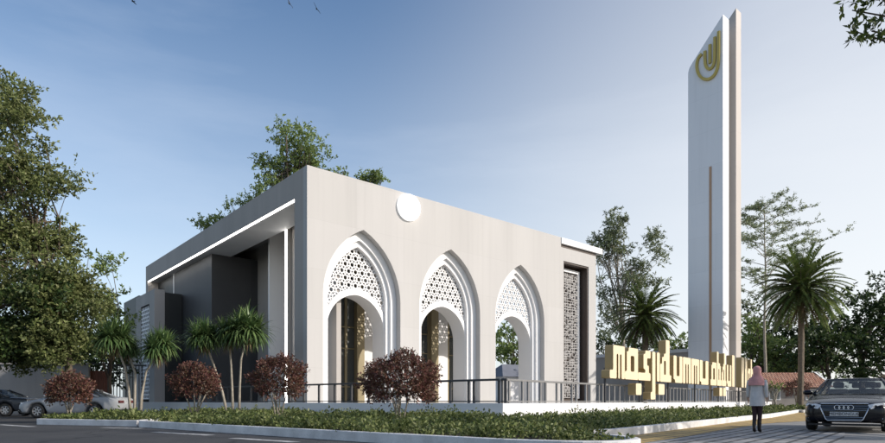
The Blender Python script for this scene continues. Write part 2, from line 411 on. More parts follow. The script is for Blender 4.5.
# pale dashes beside the kerb
DASH = mat('pale_dash', (0.42, 0.42, 0.41), 0.7, 0.75, 5, 40, 0.2)
md = MB()
for (a, b, wd_) in (((-15.2, 20.35), (-12.95, 18.75), .26), ((-10.3, 18.0), (-8.9, 17.55), .28), ((-7.55, 15.55), (-5.5, 14.1), .26), ((-4.6, 13.0), (-2.9, 11.75), .24), ((-1.6, 10.3), (0.0, 9.0), .22)):
    a = Vector(a); b = Vector(b); d = (b - a).normalized(); nrm = Vector((-d.y, d.x)) * wd_ / 2
    md.add([(*(a - nrm), 0.004), (*(b - nrm), 0.004), (*(b + nrm), 0.004), (*(a + nrm), 0.004)], [(0, 1, 2, 3)])
o = md.build('road_dash', DASH); o['kind'] = 'structure'

# ------------------------------------------------------------------ planter beds and kerbs
def offset_poly(P, d):
    n = len(P); out = []
    area = sum(P[i][0] * P[(i+1) % n][1] - P[(i+1) % n][0] * P[i][1] for i in range(n)) / 2
    sgn = 1 if area > 0 else -1
    for i in range(n):
        p0, p1, p2 = Vector(P[i-1]), Vector(P[i]), Vector(P[(i+1) % n])
        a = (p1 - p0).normalized(); b = (p2 - p1).normalized()
        na = Vector((-a.y, a.x)) * sgn; nb = Vector((-b.y, b.x)) * sgn
        m = (na + nb); m = m / max(0.3, m.dot(na)) if m.length > 1e-6 else na
        q = p1 + m * d; out.append((q.x, q.y))
    return out

def smooth_pts(P, it=2):
    for _ in range(it):
        Q = [P[0]]
        for i in range(len(P) - 1):
            a, b = P[i], P[i+1]
            Q += [(a[0]*.75 + b[0]*.25, a[1]*.75 + b[1]*.25), (a[0]*.25 + b[0]*.75, a[1]*.25 + b[1]*.75)]
        Q.append(P[-1]); P = Q
    return P

def kerb_ring(name, poly, label, h=0.2, wd_=0.16):
    inn = offset_poly(poly, wd_); n = len(poly); mb = MB()
    vs = [(x, y, -0.02) for x, y in poly] + [(x, y, h) for x, y in poly] + [(x, y, h) for x, y in inn] + [(x, y, 0.02) for x, y in inn]
    fs = []
    for i in range(n):
        j = (i + 1) % n
        for k in range(3): fs.append((k*n + i, k*n + j, (k+1)*n + j, (k+1)*n + i))
    mb.add(vs, fs)
    o = mb.build(name, KERB, bevel=0.015); tag(o, label, 'kerb'); return inn

WR = W0 + ER * 44
WL = W0 + EL * 20.9
lobe = smooth_pts([(1.0, 9.6), (2.35, 8.95), (3.35, 9.6), (3.3, 10.9), (2.6, 11.9)], 2)
main_bed = [(-9.5, 18.55), (-6.5, 16.0)] + lobe + [(2.75, 12.4), (3.83, 13.1), (12.6, 24.5), (15.9, 28.6), (25.0, 41.5), (30.0, 49.0), (29.4, 53.0), (2.6, 20.9), (2.1, 20.9), (-10.9, 31.6)]
left_bed = [(-14.1, 20.6), (-9.75, 18.9), (-10.6, 27.5), (-11.05, 31.9), (-13.2, 33.6), (-12.6, 24.0), (-14.5, 22.0)]
in_main = kerb_ring('planter_kerb', main_bed, 'low white kerb with a rounded corner around the long hedge below the railings')
in_left = kerb_ring('planter_kerb', left_bed, 'short low white kerb around the shaded planting in front of the parked cars')
sheet('planter_soil', in_main, 0.10, SOIL); sheet('planter_soil', in_left, 0.10, SOIL)

def in_poly(P, poly):
    x, y = P[:, 0], P[:, 1]; ins = np.zeros(len(P), bool); n = len(poly)
    for i in range(n):
        x0, y0 = poly[i]; x1, y1 = poly[(i+1) % n]
        c = ((y0 > y) != (y1 > y)) & (x < (x1 - x0) * (y - y0) / (y1 - y0 + 1e-12) + x0)
        ins ^= c
    return ins

HEDGE = leafmat('hedge_leaf', [(0.034, 0.057, 0.016), (0.098, 0.132, 0.037), (0.167, 0.201, 0.063), (0.241, 0.259, 0.103), (0.063, 0.092, 0.025)], 0.3, 0.5)
def hedge(name, poly, plants, label, hmax=0.42, leafl=0.068):
    P = np.array(poly); lo, hi = P.min(0), P.max(0)
    c = lo + (hi - lo) * rng.random((plants * 4, 2)); c = c[in_poly(c, offset_poly(poly, 0.08))]
    d2 = np.hypot(c[:, 0], c[:, 1])
    keep = rng.random(len(c)) < np.clip((17.0 / d2) ** 1.4, 0.12, 1.0)
    c = c[keep]
    PP = []; DD = []; LL = []
    for x, y in c:
        pn_ = 0.5 + 0.5 * math.sin(x * 1.3 + 1.7 * math.sin(y * .9)) * math.cos(y * 1.1 + .6 * x)
        if rng.random() > 0.55 + 0.6 * pn_: continue
        k = 34; h = hmax * (0.5 + 0.55 * pn_) * (0.55 + 0.6 * rng.random() ** 1.3); rr = 0.16 + 0.10 * rng.random()
        if rng.random() < 0.12: h *= 1.45; rr *= .55
        a = rng.random(k) * 2 * np.pi; s = rng.random(k) ** 0.6
        p = np.stack([x + np.cos(a) * rr * s, y + np.sin(a) * rr * s, 0.10 + h * (0.25 + 0.75 * rng.random(k)) * (1 - 0.35 * s)], 1)
        d = np.stack([np.cos(a) * .8, np.sin(a) * .8, 0.2 + 0.8 * rng.random(k)], 1) + rng.normal(size=(k, 3)) * 0.4
        PP.append(p); DD.append(d); LL.append(leafl * (0.6 + 0.7 * rng.random(k)) * (1 + 0.02 * math.hypot(x, y)))
    PP = np.concatenate(PP); DD = np.concatenate(DD); LL = np.concatenate(LL)
    o = leaf_obj(name, PP, DD, LL, 0.27, HEDGE); o['kind'] = 'stuff'
    tag(o, label, 'hedge'); return o
hedge('hedge', in_main, 9000, 'low leafy green hedge filling the long white kerbed bed below the railings')
hedge('hedge', in_left, 800, 'low shaded green planting in the short kerbed bed by the parked cars', 0.4, 0.08)

# ------------------------------------------------------------------ raised terrace, wall and railings
FZ = 0.70
terr = [W0, W0 + ER * 46, W0 + ER * 46 + EL * 34, Vector((-24, 78, 0)), Vector((-36, 62, 0)), Vector((-30.5, 53.5, 0)), WL]
PLAZA = tilemat('plaza_tiles', (0.45, 0.44, 0.42), (0.42, 0.41, 0.39), (0.25, 0.25, 0.24), 0.8, 0.8, 0.01, 0.0, -PSI, 0.5)
sheet('terrace_floor', [(p.x, p.y) for p in terr], FZ, PLAZA)
terr2 = [(p.x, p.y) for p in terr]; terr_in = offset_poly(terr2, 0.22)
mb = MB(); n = len(terr2)
vs = [(x, y, -0.05) for x, y in terr2] + [(x, y, 0.73) for x, y in terr2] + [(x, y, 0.73) for x, y in terr_in] + [(x, y, 0.6) for x, y in terr_in]
fs = []
for i in range(n):
    j = (i + 1) % n
    for k in range(3): fs.append((k*n + i, k*n + j, (k+1)*n + j, (k+1)*n + i))
mb.add(vs, fs)
tag(mb.build('terrace_wall', WHITE, bevel=0.012), 'low white retaining wall below the railings, shaded left of its corner and sunlit right of it', 'wall')

def railing(name, label, base, d, length, posts, m, pw=0.09, first=0.0):
    o = empty(name, base, math.atan2(d.y, d.x), label, 'railing')
    MB().box(first, 0.05, 1.56, length, 0.13, 1.64).build('top_rail', m, o, bevel=0.01)
    MB().box(first, 0.06, 0.78, length, 0.12, 0.82).build('bottom_rail', m, o)
    for s in posts:
        MB().box(s, 0.055, 0.73, s + pw, 0.125, 1.56).build('post', m, o)
    return o
ps = [0.02, 0.3] + [1.45 + 1.15 * k for k in range(17)] + [1.7, 6.3]
# left run: local x along EL, local y points to the inside (towards +ER side is inside)
railing('railing', 'metal railing toned dark for its shade on the shaded wall, running left of the terrace corner', W0 + ER * 0.18 + EL * 0.0, EL, 20.6, ps, RAIL).scale = (1, -1, 1)
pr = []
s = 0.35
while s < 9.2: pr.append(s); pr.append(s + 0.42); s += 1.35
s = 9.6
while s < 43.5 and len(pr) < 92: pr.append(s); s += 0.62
railing('railing', 'metal railing toned pale for its sunlight on the sunlit wall, running right behind the cream letters', W0 + EL * 0.18, ER, 44.0, pr, RAIL_LIT, first=0.2)

# ------------------------------------------------------------------ the mosque
PHI = R(40.6)
CP = Vector((-7.08, 31.0, 0))
mosque = empty('mosque', CP, PHI, 'wide beige mosque with three tall white pointed arches along its sunlit front', 'mosque')
RZ = 13.17
def XZ(a, b, d): return (a, d, b)
def arch(c, w_, zs, rise, n=18):
    """pointed arch outline from left jamb foot to right jamb foot"""
    cc = (rise * rise - w_ * w_) / (2 * w_)
    Rr = w_ + cc; pts = []
    a_end = math.acos(max(-1, min(1, cc / Rr)))
    for i in range(n + 1):
        a = math.pi - a_end * i / n
        pts.append((c + cc + Rr * math.cos(a), zs + Rr * math.sin(a)))
    right = [(2 * c - x, z) for x, z in pts[:-1]][::-1]
    return pts + right
def archway(c, w_, zs, rise, z0): return [(c - w_, z0)] + arch(c, w_, zs, rise) + [(c + w_, z0)]
AC = (3.50, 10.04, 16.60)
AW, AZS, AR = 2.56, 6.5, 3.92
out = [(0, FZ)]
for c in AC: out += archway(c, AW, AZS, AR, FZ)
out += [(21.1, FZ), (21.1, RZ), (0, RZ)]
MB().prism(out, XZ, 0.0, 0.42).build('front_wall', BEIGE, mosque, tri=True)
def ring(c, wo, ro, wi, ri, zo=AZS, zi=AZS):
    a = archway(c, wo, zo, ro, FZ + .01); b = archway(c, wi, zi, ri, FZ + .01)
    return a + b[::-1]

# lattice of hexagons, squares and triangles (each tile with a hole)
def lattice_tiles(a, test, hole=0.60):
    P = a * (1 + math.sqrt(3)); v1 = Vector((P, 0)); v2 = Vector((P / 2, P * math.sqrt(3) / 2)); tiles = []
    for i in range(-18, 19):
        for j in range(-18, 19):
            o = v1 * i + v2 * j
            def add(c, pts):
                if test(c.x, c.y): tiles.append((c, pts))
            hexa = [o + Vector((math.cos(R(60*k + 30)), math.sin(R(60*k + 30)))) * a for k in range(6)]
            add(o, hexa)
            for k in range(3):
                d = Vector((math.cos(R(60*k)), math.sin(R(60*k)))); e = Vector((-d.y, d.x)); c = o + d * P / 2
                add(c, [c + d*a/2 + e*a/2, c - d*a/2 + e*a/2, c - d*a/2 - e*a/2, c + d*a/2 - e*a/2])
            for k in (0, 1):
                ang = R(30 + 60 * k); rad = P / math.sqrt(3); c = o + Vector((math.cos(ang), math.sin(ang))) * rad
                add(c, [c + Vector((math.cos(ang + math.pi + R(120*q)), math.sin(ang + math.pi + R(120*q)))) * a / math.sqrt(3) for q in range(3)])
    return tiles
def lattice_mesh(tiles, ox, oz, y0, y1, hole):
    mb = MB()
    for c, pts in tiles:
        n_ = len(pts); hh = hole + (0.10 if n_ == 6 else 0) - (0.06 if n_ == 3 else 0)
        inn = [c + (p - c) * hh for p in pts]
        vs = []
        for q, y in ((pts, y0), (inn, y0), (inn, y1), (pts, y1)): vs += [(ox + p.x, y, oz + p.y) for p in q]
        fs = []
        for k in range(n_):
            j = (k + 1) % n_
            for r_ in range(3): fs.append((r_*n_ + k, r_*n_ + j, (r_+1)*n_ + j, (r_+1)*n_ + k))
        mb.add(vs, fs)
    return mb

def inside_arch(x, z, w_, zs, rise):
    if abs(x) > w_: return False
    if z < zs: return True
    cc = (rise * rise - w_ * w_) / (2 * w_); Rr = w_ + cc
    return math.hypot(abs(x) + cc, z - zs) < Rr
HW, HZS, HR = 1.90, 4.85, 2.02
for c in AC:
    fr = MB().prism(ring(c, AW - .002, AR - .004, 2.16, 3.42), XZ, 0.42, 0.80).build('arch_frame', WHITE, mosque, tri=True)
    MB().prism(ring(c, 2.159, 3.415, 1.93, 3.08), XZ, 0.60, 0.98).build('arch_moulding', WHITE, fr, tri=True)
    pn = MB().prism(ring(c, 2.10, 2.32, HW, HR, 4.95, HZS), XZ, 0.76, 1.95).build('arch_opening', WHITE, mosque, tri=True)
    def test(x, z, c=c):
        return inside_arch(x, z + 7.4, 2.06, AZS, 3.25) and not inside_arch(x, z + 7.4, 1.96, HZS, 2.12) and z + 7.4 > 4.9
    lattice_mesh(lattice_tiles(0.165, test), c, 7.4, 0.84, 0.93, 0.68).build('arch_lattice', WHITE, mosque)
# wall lamp disc
mb = MB(); rings = []
for q in range(13):
    th = math.pi * (q + .02) / 12.04; rings.append([(6.62 + .82 * math.sin(th) * math.cos(2*math.pi*k/32), -0.06 + .5 * math.sin(th) * math.sin(2*math.pi*k/32), 12.33 - .80 * math.cos(th)) for k in range(32)])
gl = mb.loft(rings).build('globe_light', DISC, mosque, smooth=True)
# side (left) elevation
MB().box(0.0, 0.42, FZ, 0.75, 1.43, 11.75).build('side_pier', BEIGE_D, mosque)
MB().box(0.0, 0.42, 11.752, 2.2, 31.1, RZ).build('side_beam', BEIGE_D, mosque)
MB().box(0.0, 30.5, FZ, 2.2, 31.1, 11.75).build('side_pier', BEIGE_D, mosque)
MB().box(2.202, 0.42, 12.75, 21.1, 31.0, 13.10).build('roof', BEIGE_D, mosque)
MB().box(0.03, 1.43, 11.68, 0.12, 30.5, 11.749).build('light_strip', LED, mosque)
MB().box(0.16, 1.44, 11.70, 2.19, 30.48, 11.748).build('soffit', WHITE, mosque)
MB().box(2.6, 1.43, FZ, 2.9, 7.0, 12.74).build('side_wall', CONC, mosque)
fin = MB().box(2.30, 7.0, FZ, 4.3, 7.15, 12.74).build('side_fin', CONC, mosque)
MB().box(2.20, 7.02, FZ, 2.297, 7.14, 11.74).build('light_strip', LED, fin)
MB().box(4.3, 7.15, FZ, 4.6, 30.9, 12.74).build('side_wall', CONC, mosque)
MB().box(0.76, 16.2, FZ, 4.29, 25.2, 11.74).build('side_volume', DARKW, mosque)
MB().box(0.72, 25.2, FZ, 0.80, 25.36, 11.74).build('edge_trim', WHITE, mosque)
MB().box(0.9, 25.36, FZ, 4.29, 30.49, 11.74).build('side_cladding', BLACKW, mosque)
# projecting screen slab on the far left
slab = [(22.6, FZ), (22.6, 9.75), (28.2, 9.75), (28.2, FZ), (26.7, FZ), (26.7, 8.75), (24.1, 8.75), (24.1, FZ)]
def YZ(a, b, d): return (d, a, b)
sl = MB().prism(slab, YZ, -1.5, -0.72).build('screen_slab', CONC, mosque, tri=True)
MB().box(-0.72, 22.9, FZ, 0.7, 28.1, 9.6).build('slab_core', BLACKW, sl)
MB().box(-1.3, 28.21, FZ, 0.7, 33.5, 10.0).build('rear_block', BLACKW, mosque)
mb = MB(); zz = 0.95; row = 0
while zz < 8.6:
    mb.box(-1.46, 24.1, zz, -1.40, 26.7, zz + 0.11); zz += 0.32; row += 1
    k = 24.1 + (0.2 if row % 2 else 0.0)
    while k < 26.6: mb.box(-1.455, k, zz - 0.25, -1.405, k + 0.13, zz); k += 0.42
mb.build('screen_lattice', WHITE, sl)
# right hand pavilion with screen and canopy
blk = [(21.12, FZ), (21.12, 12.45), (25.6, 12.45), (25.6, FZ), (24.62, FZ), (24.62, 11.45), (21.45, 11.45), (21.45, FZ)]
MB().prism(blk, XZ, 0.03, 0.95).build('screen_wall', BEIGE, mosque, tri=True)
lin = [(21.45, FZ), (21.45, 11.448), (24.62, 11.448), (24.62, FZ), (24.50, FZ), (24.50, 11.33), (21.57, 11.33), (21.57, FZ)]
MB().prism([(x + (0.002 if x < 23 else -0.002), z) for x, z in lin], XZ, 0.10, 0.94).build('screen_lining', BROWN, mosque, tri=True)
MB().box(21.58, 0.86, FZ, 24.49, 0.94, 11.32).build('screen_backing', BROWN, mosque)
MB().box(25.3, 0.951, FZ, 25.6, 3.2, 12.45).build('side_wall', BEIGE, mosque)
MB().box(21.11, 0.12, 12.452, 25.7, 11.0, 12.70).build('canopy_shade_strip', BROWN, mosque)  # brown strip: shadow below the canopy put into its colour
MB().box(21.105, -0.06, 12.702, 26.4, 12.0, 13.165).build('canopy', WHITE, mosque, bevel=0.02)
fp = [(21.7, FZ + .3), (21.7, 11.1), (24.3, 11.1), (24.3, FZ + .3), (24.08, FZ + .3), (24.08, 10.88), (21.92, 10.88), (21.92, FZ + .3)]
sf = MB().prism(fp, XZ, 0.66, 0.80).build('screen_frame', WHITE, mosque, tri=True)
mb = MB(); cs = 0.216; nx = 10; nzr = 45
r2 = random.Random(3)
for i in range(nx):
    for j in range(nzr):
        x0 = 21.92 + i * cs; z0 = 1.05 + j * cs
        t_ = 0.05
        for (a0, b0, a1, b1) in ((x0, z0, x0 + cs, z0 + t_), (x0, z0 + t_, x0 + t_, z0 + cs)):
            if r2.random() < 0.86: mb.box(a0, 0.70, b0, a1, 0.77, b1)
        if r2.random() < 0.45: mb.box(x0 + .11, 0.70, z0 + .11, x0 + .20, 0.77, z0 + .20)
        if r2.random() < 0.25: mb.box(x0 + t_, 0.70, z0 + .13, x0 + .11, 0.77, z0 + .17)
mb.build('screen_lattice', mat('screen_shade_grey', (0.40, 0.385, 0.37), 0.6, 0.1, 1, 40, 0.05), sf)  # tree shade put into the lattice as a greyer colour
# arcade behind the arches
def back_wall(u0, u1, nm, m, y0=5.2, y1=5.5): return MB().box(u0, y0, FZ, u1, y1, 12.74).build(nm, m, mosque)
back_wall(2.92, 3.9, 'hall_wall', WHITE); back_wall(6.75, 8.5, 'hall_wall', WHITE); back_wall(13.15, 14.3, 'hall_wall', WHITE)
MB().box(15.45, 3.9, FZ, 15.75, 6.0, 12.74).build('hall_wall', WHITE, mosque)
for (u0, u1) in ((3.9, 6.75), (8.5, 13.15), (14.3, 15.45)):
    g = MB().box(u0, 5.33, FZ, u1, 5.36, 12.74).build('glass_wall', GLASS, mosque)
    k = 0
    x = u0
    while x < u1 - .05:
        wdm = 0.10 if k % 2 else 0.16
        if x + wdm < u1: MB().box(x + .003, 5.22, FZ, x + wdm, 5.32, 12.73).build('mullion', OLIVE, g)
        x += 0.78; k += 1
    for z in (1.7, 4.2, 5.6, 8.0): MB().box(u0 + .004, 5.24, z, u1 - .004, 5.30, z + 0.07).build('transom', OLIVE, g)
MB().box(6.15, 4.85, FZ, 6.72, 5.2, 12.74).build('column', OLIVE, mosque)
MB().box(12.45, 4.85, FZ, 13.1, 5.2, 12.74).build('column', OLIVE, mosque)
MB().box(2.9, 11.0, FZ, 15.7, 11.2, 12.74).build('inner_wall', WHITE, mosque)
MB().box(15.45, 6.0, FZ, 15.75, 11.0, 12.74).build('side_wall', WHITE, mosque)
MB().box(2.92, 0.99, 11.9, 21.0, 5.2, 12.2).build('arcade_ceiling', WHITE, mosque)
for u in (5.2, 9.6, 11.6): MB().box(u, 6.2, FZ, u + .9, 6.9, 1.5).box(u + .05, 6.25, 1.5, u + .85, 6.35, 1.9).build('cabinet', WHITE, mosque)

# ------------------------------------------------------------------ minaret tower
tower = empty('minaret', (23.65, 50.0, 0), PHI, 'tall white tower of two slanted slabs with a gold emblem beside the letters', 'tower')
tp = [(0, 0), (0, 33.45), (1.4, 31.92), (2.75, 30.42), (2.96, 30.12), (3.06, 29.75), (3.06, 0)]
MB().prism(tp, YZ, 0.0, 1.14).build('white_slab', TWHITE, tower, tri=True, bevel=0.03)
MB().box(1.141, 0.45, 0, 1.699, 2.6, 31.5).build('core', DARKW, tower)
sp_ = [(-.35, 0), (-.35, 34.55), (0.25, 33.9), (2.75, 31.0), (2.75, 0)]
MB().prism(sp_, YZ, 1.70, 2.72).build('beige_slab', TBEIGE, tower, tri=True, bevel=0.03)
MB().box(-0.05, 0.96, 0, -0.002, 1.16, 20.9).build('copper_strip', COPPER, tower)
# emblem: hooked outer stroke and three inner strokes
def stroke(mb, pts, wd_, d0, d1):
    n_ = len(pts); Lh = []; Rh = []
    for i, p in enumerate(pts):
        a = Vector(pts[max(i-1, 0)]); b = Vector(pts[min(i+1, n_-1)]); d = (b - a).normalized(); nn = Vector((-d.y, d.x)) * wd_ / 2
        p = Vector(p); Lh.append(p + nn); Rh.append(p - nn)
    for i in range(n_ - 1):
        q = [Lh[i], Lh[i+1], Rh[i+1], Rh[i]]
        mb.prism([(v.x, v.y) for v in q], YZ, d0, d1)
# a = v (to the left as seen), b = z
emb = empty('emblem', (0, 0, 0)); emb.parent = tower
def em(px, py): v_ = (719.5 - px) / 26.0 * 2.05 + 0.24; py = 56 + (py - 56) * .94; return (v_, EYE + (HY - py) * (50 + .759 * v_) / F)
E1 = [em(718.5, 30), em(718.5, 45), em(718.3, 60), em(717.5, 68), em(715, 75), em(711, 79.5), em(706, 81.5), em(700, 80), em(695.5, 74.5), em(694, 66), em(696, 58), em(700, 54)]
E2 = [em(714.3, 36), em(714.3, 58), em(713.2, 66), em(710, 70), em(706.5, 70), em(704, 66), em(703.5, 60), em(703.5, 51)]
E3 = [em(709, 44), em(709, 64)]
for pts in (E1, E2, E3):
    pts = smooth_pts(pts, 2); mb = MB(); stroke(mb, pts, 0.22, -0.16, -0.003); mb.build('stroke', EGOLD, emb)

# ------------------------------------------------------------------ sign of separate letters
SB = W0 + ER * 0 - EL * 0.35
sign = empty('letter_sign', SB, PSI, 'row of big cream gold letters reading masjid ummu abdul above the railing', 'sign')
def tt(px):
    r = (px - CX) / F
    return (r * SB.y - SB.x) / (ER.x - r * ER.y)
GL = {
 'm': ["..#######", "..#######", "..##.#.##", "..##.#.##", "..##.#.##", "..##.#.##", "####.#.##", "####.#.##"],
 'a': ["..#####", ".######", ".##..##", ".##..##", ".##..##", ".##..##", "#######", "#######"],
 's': ["....###", "...####", "...##..", "...##..", "...###.", "....##.", "#######", "#######"],
 'j': [".##", ".##", ".##", ".##", ".##", ".##", ".##", ".##", ".##", ".##", ".##", "###", "###"],
 'i': [".##", ".##", ".##", ".##", ".##", ".##", ".##", ".##"],
 'd': ["...##.", "...##.", "...##.", "...##.", "..###.", ".####.", ".#.##.", "##.##.", "##.##.", "##.##.", "######", "######"],
 'u': ["##..##", "##..##", "##..##", "##..##", "##..##", "##..##", "######", ".#####"],
 'n': ["#######", "#######", "##.#.##", "##.#.##", "##.#.##", "##.#.##", "##.#.##", "##.#.##"],
 'b': ["##....", "##....", "##....", "##....", "####..", "#####.", "##.##.", "##.##.", "##.##.", "##.##.", "######", "######"],
 'l': ["##", "##", "##", "##", "##", "##", "##", "##", "##", "##", "##", "##"],
 'h': ["##....", "##....", "##....", "##....", "####..", "#####.", "##.##.", "##.##.", "##.##.", "##.##.", "##.##.", "##.##."],
 'o': ["##", "##", "##"],
}
def letter(ch, px0, px1, zb=1.88, ztop=None, nm='letter'):
    rows = GL[ch]; nc = len(rows[0]); t0, t1 = tt(px0), tt(px1); cw = (t1 - t0) / nc; ch_ = 0.197
    top = zb + ch_ * (len(rows) if ch != 'j' else 8)
    bm = bmesh.new(); vv = {}
    def V(i, j):
        if (i, j) not in vv: vv[(i, j)] = bm.verts.new((t0 + i * cw, 0, top - j * ch_))
        return vv[(i, j)]
    for j, rw in enumerate(rows):
        for i, c_ in enumerate(rw):
            if c_ == '#': bm.faces.new((V(i, j), V(i, j+1), V(i+1, j+1), V(i+1, j)))
    bmesh.ops.dissolve_limit(bm, angle_limit=0.05, verts=bm.verts, edges=bm.edges)
    bmesh.ops.bevel(bm, geom=[v for v in bm.verts], offset=min(0.09, cw * .45), segments=3, affect='VERTICES', profile=0.5)
    ext = bmesh.ops.extrude_face_region(bm, geom=list(bm.faces))
    bmesh.ops.translate(bm, verts=[g for g in ext['geom'] if isinstance(g, bmesh.types.BMVert)], vec=(0, 0.42, 0))
    bmesh.ops.recalc_face_normals(bm, faces=bm.faces)
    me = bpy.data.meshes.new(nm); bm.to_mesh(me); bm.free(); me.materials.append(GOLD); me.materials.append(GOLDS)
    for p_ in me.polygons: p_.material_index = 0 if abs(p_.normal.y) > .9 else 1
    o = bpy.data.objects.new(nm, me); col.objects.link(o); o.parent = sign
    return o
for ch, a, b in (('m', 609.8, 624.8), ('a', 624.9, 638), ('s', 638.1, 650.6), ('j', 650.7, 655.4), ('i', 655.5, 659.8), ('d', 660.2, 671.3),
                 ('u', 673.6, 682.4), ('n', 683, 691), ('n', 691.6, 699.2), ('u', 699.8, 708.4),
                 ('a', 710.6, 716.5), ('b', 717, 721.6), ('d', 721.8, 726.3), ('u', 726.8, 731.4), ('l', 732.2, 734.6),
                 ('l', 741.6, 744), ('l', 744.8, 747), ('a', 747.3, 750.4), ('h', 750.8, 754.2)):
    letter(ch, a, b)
letter('o', 636, 641.5, 1.12, nm='dot'); letter('o', 658.5, 664.5, 1.16, nm='dot'); letter('o', 719.5, 722.3, 1.16, nm='dot'); letter('o', 723.2, 726, 1.16, nm='dot')
for px in (614, 648, 676, 702, 725, 745):
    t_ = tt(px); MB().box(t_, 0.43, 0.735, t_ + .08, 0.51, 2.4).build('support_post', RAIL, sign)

# ------------------------------------------------------------------ annex, walls, house behind
ax = Vector((wx(690, 53), 53, 0))
annex = empty('annex', ax, PHI, 'low grey flat roofed annex wall with pale coping behind the letters', 'building')
MB().box(0, 0, 0, 6, 12.0, 5.2).build('wall', CONC, annex)
MB().box(-0.15, -0.15, 5.2, 6.15, 12.15, 5.5).build('coping', WHITE, annex)

TILE = None
def rooftile():
    m = bpy.data.materials.new('terracotta_tiles'); m.use_nodes = True
    n = m.node_tree.nodes; l = m.node_tree.links; p = n['Principled BSDF']
    t = n.new('ShaderNodeTexCoord')
    wv = n.new('ShaderNodeTexWave'); wv.wave_type = 'BANDS'; wv.bands_direction = 'X'; wv.inputs['Scale'].default_value = 1.6; wv.inputs['Distortion'].default_value = 0.4
    br = n.new('ShaderNodeTexBrick'); br.inputs['Scale'].default_value = 1; br.inputs['Brick Width'].default_value = 0.3; br.inputs['Row Height'].default_value = 0.4; br.inputs['Mortar Size'].default_value = 0.04
    br.inputs['Color1'].default_value = (0.52, 0.24, 0.15, 1); br.inputs['Color2'].default_value = (0.60, 0.36, 0.25, 1); br.inputs['Mortar'].default_value = (0.16, 0.06, 0.04, 1)
    l.new(t.outputs['Object'], wv.inputs['Vector']); l.new(t.outputs['Object'], br.inputs['Vector'])
    mm = n.new('ShaderNodeMixRGB'); mm.blend_type = 'MULTIPLY'; mm.inputs[0].default_value = 0.6
    l.new(br.outputs['Color'], mm.inputs[1]); l.new(wv.outputs['Color'], mm.inputs[2]); l.new(mm.outputs[0], p.inputs['Base Color'])
    p.inputs['Roughness'].default_value = 0.8
    bp = n.new('ShaderNodeBump'); bp.inputs['Strength'].default_value = 0.8; bp.inputs['Distance'].default_value = 0.06
    l.new(wv.outputs['Fac'], bp.inputs['Height']); l.new(bp.outputs[0], p.inputs['Normal'])
    return m
TILE = rooftile()
house = empty('house', (wx(797, 58), 58, 0), 0.0, 'low house with a terracotta tiled roof behind the parked dark sedan', 'house')
MB().box(-3.6, 0.6, 0, 3.3, 6, 2.3).build('wall', mat('house_wall', (0.30, 0.27, 0.24), 0.85, 0.2, 1, 20, 0.2), house)
MB().add([(-4.0, 0, 2.15), (3.7, 0, 2.15), (3.7, 3.3, 3.75), (-4.0, 3.3, 3.75), (3.7, 6.6, 2.15), (-4.0, 6.6, 2.15)], [(0, 1, 2, 3), (3, 2, 4, 5)]).build('roof', TILE, house)
MB().add([(3.71, -.05, 2.1), (3.95, -.05, 2.1), (3.95, 3.3, 3.82), (3.71, 3.3, 3.82), (3.71, 6.6, 2.1), (3.95, 6.6, 2.1)], [(0, 1, 2, 3), (3, 2, 5, 4)]).build('verge', WHITE, house)
for u in (-2.4, 1.2):
    f_ = MB().box(u, 0.55, 0.9, u + 1.1, 0.597, 1.95).build('window', WHITE, house); MB().box(u + .08, .53, .98, u + 1.02, .548, 1.87).build('pane', GLASS, f_)

wl = empty('boundary_wall', (wx(-60, 37), 37.0, 0), 0, 'plain white boundary wall behind the cars on the far left', 'wall')
MB().box(0, 0, 0, 9.25, 0.25, 3.1).build('panel', mat('shaded_white_wall', (0.34, 0.33, 0.32), 0.85, 0.2, 0.8, 20, 0.2, streak=True), wl)  # white wall, darkened to hold the shade in its colour
MB().box(-.05, -.08, 3.1, 9.3, 0.33, 3.2).build('coping', CONC, wl)
gate = empty('gate', (wx(86, 37.2), 37.2, 0), 0, 'dark brown gate with slim vertical bars beside the white boundary wall', 'gate')
mb = MB(); 
WOOD = mat('gate_wood', (0.16, 0.055, 0.03), 0.6, 0.3, 2, 20, 0.2)
for k in range(9): mb.box(0.12 + k * 0.14, 0, 0.1, 0.24 + k * 0.14, 0.05, 2.7)
mb.build('board_panel', WOOD, gate)
mb = MB()
for k in range(11): mb.box(1.5 + k * 0.2, 0, 0.1, 1.54 + k * 0.2, 0.04, 3.0)
mb.box(1.45, 0, 3.0, 3.75, .05, 3.1); mb.box(1.45, 0, 0.04, 3.75, .05, 0.1)
mb.build('bar_panel', RAIL, gate)
MB().box(0, -.05, 0, .12, .1, 3.1).box(1.38, -.05, 0, 1.45, .1, 3.1).box(0, -.05, 3.101, 1.45, .1, 3.2).build('gate_frame', RAIL, gate)

# ------------------------------------------------------------------ trees
OAK = leafmat('broad_leaf', [(0.075, 0.105, 0.030), (0.150, 0.185, 0.060), (0.24, 0.265, 0.10), (0.11, 0.145, 0.042), (0.29, 0.30, 0.13), (0.06, 0.085, 0.026)], 0.35)
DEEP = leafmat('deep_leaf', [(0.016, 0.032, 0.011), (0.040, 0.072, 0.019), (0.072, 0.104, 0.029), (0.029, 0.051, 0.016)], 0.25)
MIDG = leafmat('mid_leaf', [(0.098, 0.159, 0.044), (0.195, 0.268, 0.073), (0.293, 0.352, 0.122), (0.146, 0.208, 0.062)], 0.35)
PALEG = leafmat('pale_leaf', [(0.147, 0.200, 0.095), (0.252, 0.304, 0.158), (0.357, 0.378, 0.210), (0.189, 0.241, 0.115)], 0.35)
EUC = leafmat('eucalypt_leaf', [(0.108, 0.151, 0.076), (0.194, 0.237, 0.120), (0.302, 0.323, 0.172), (0.086, 0.120, 0.064)], 0.3)

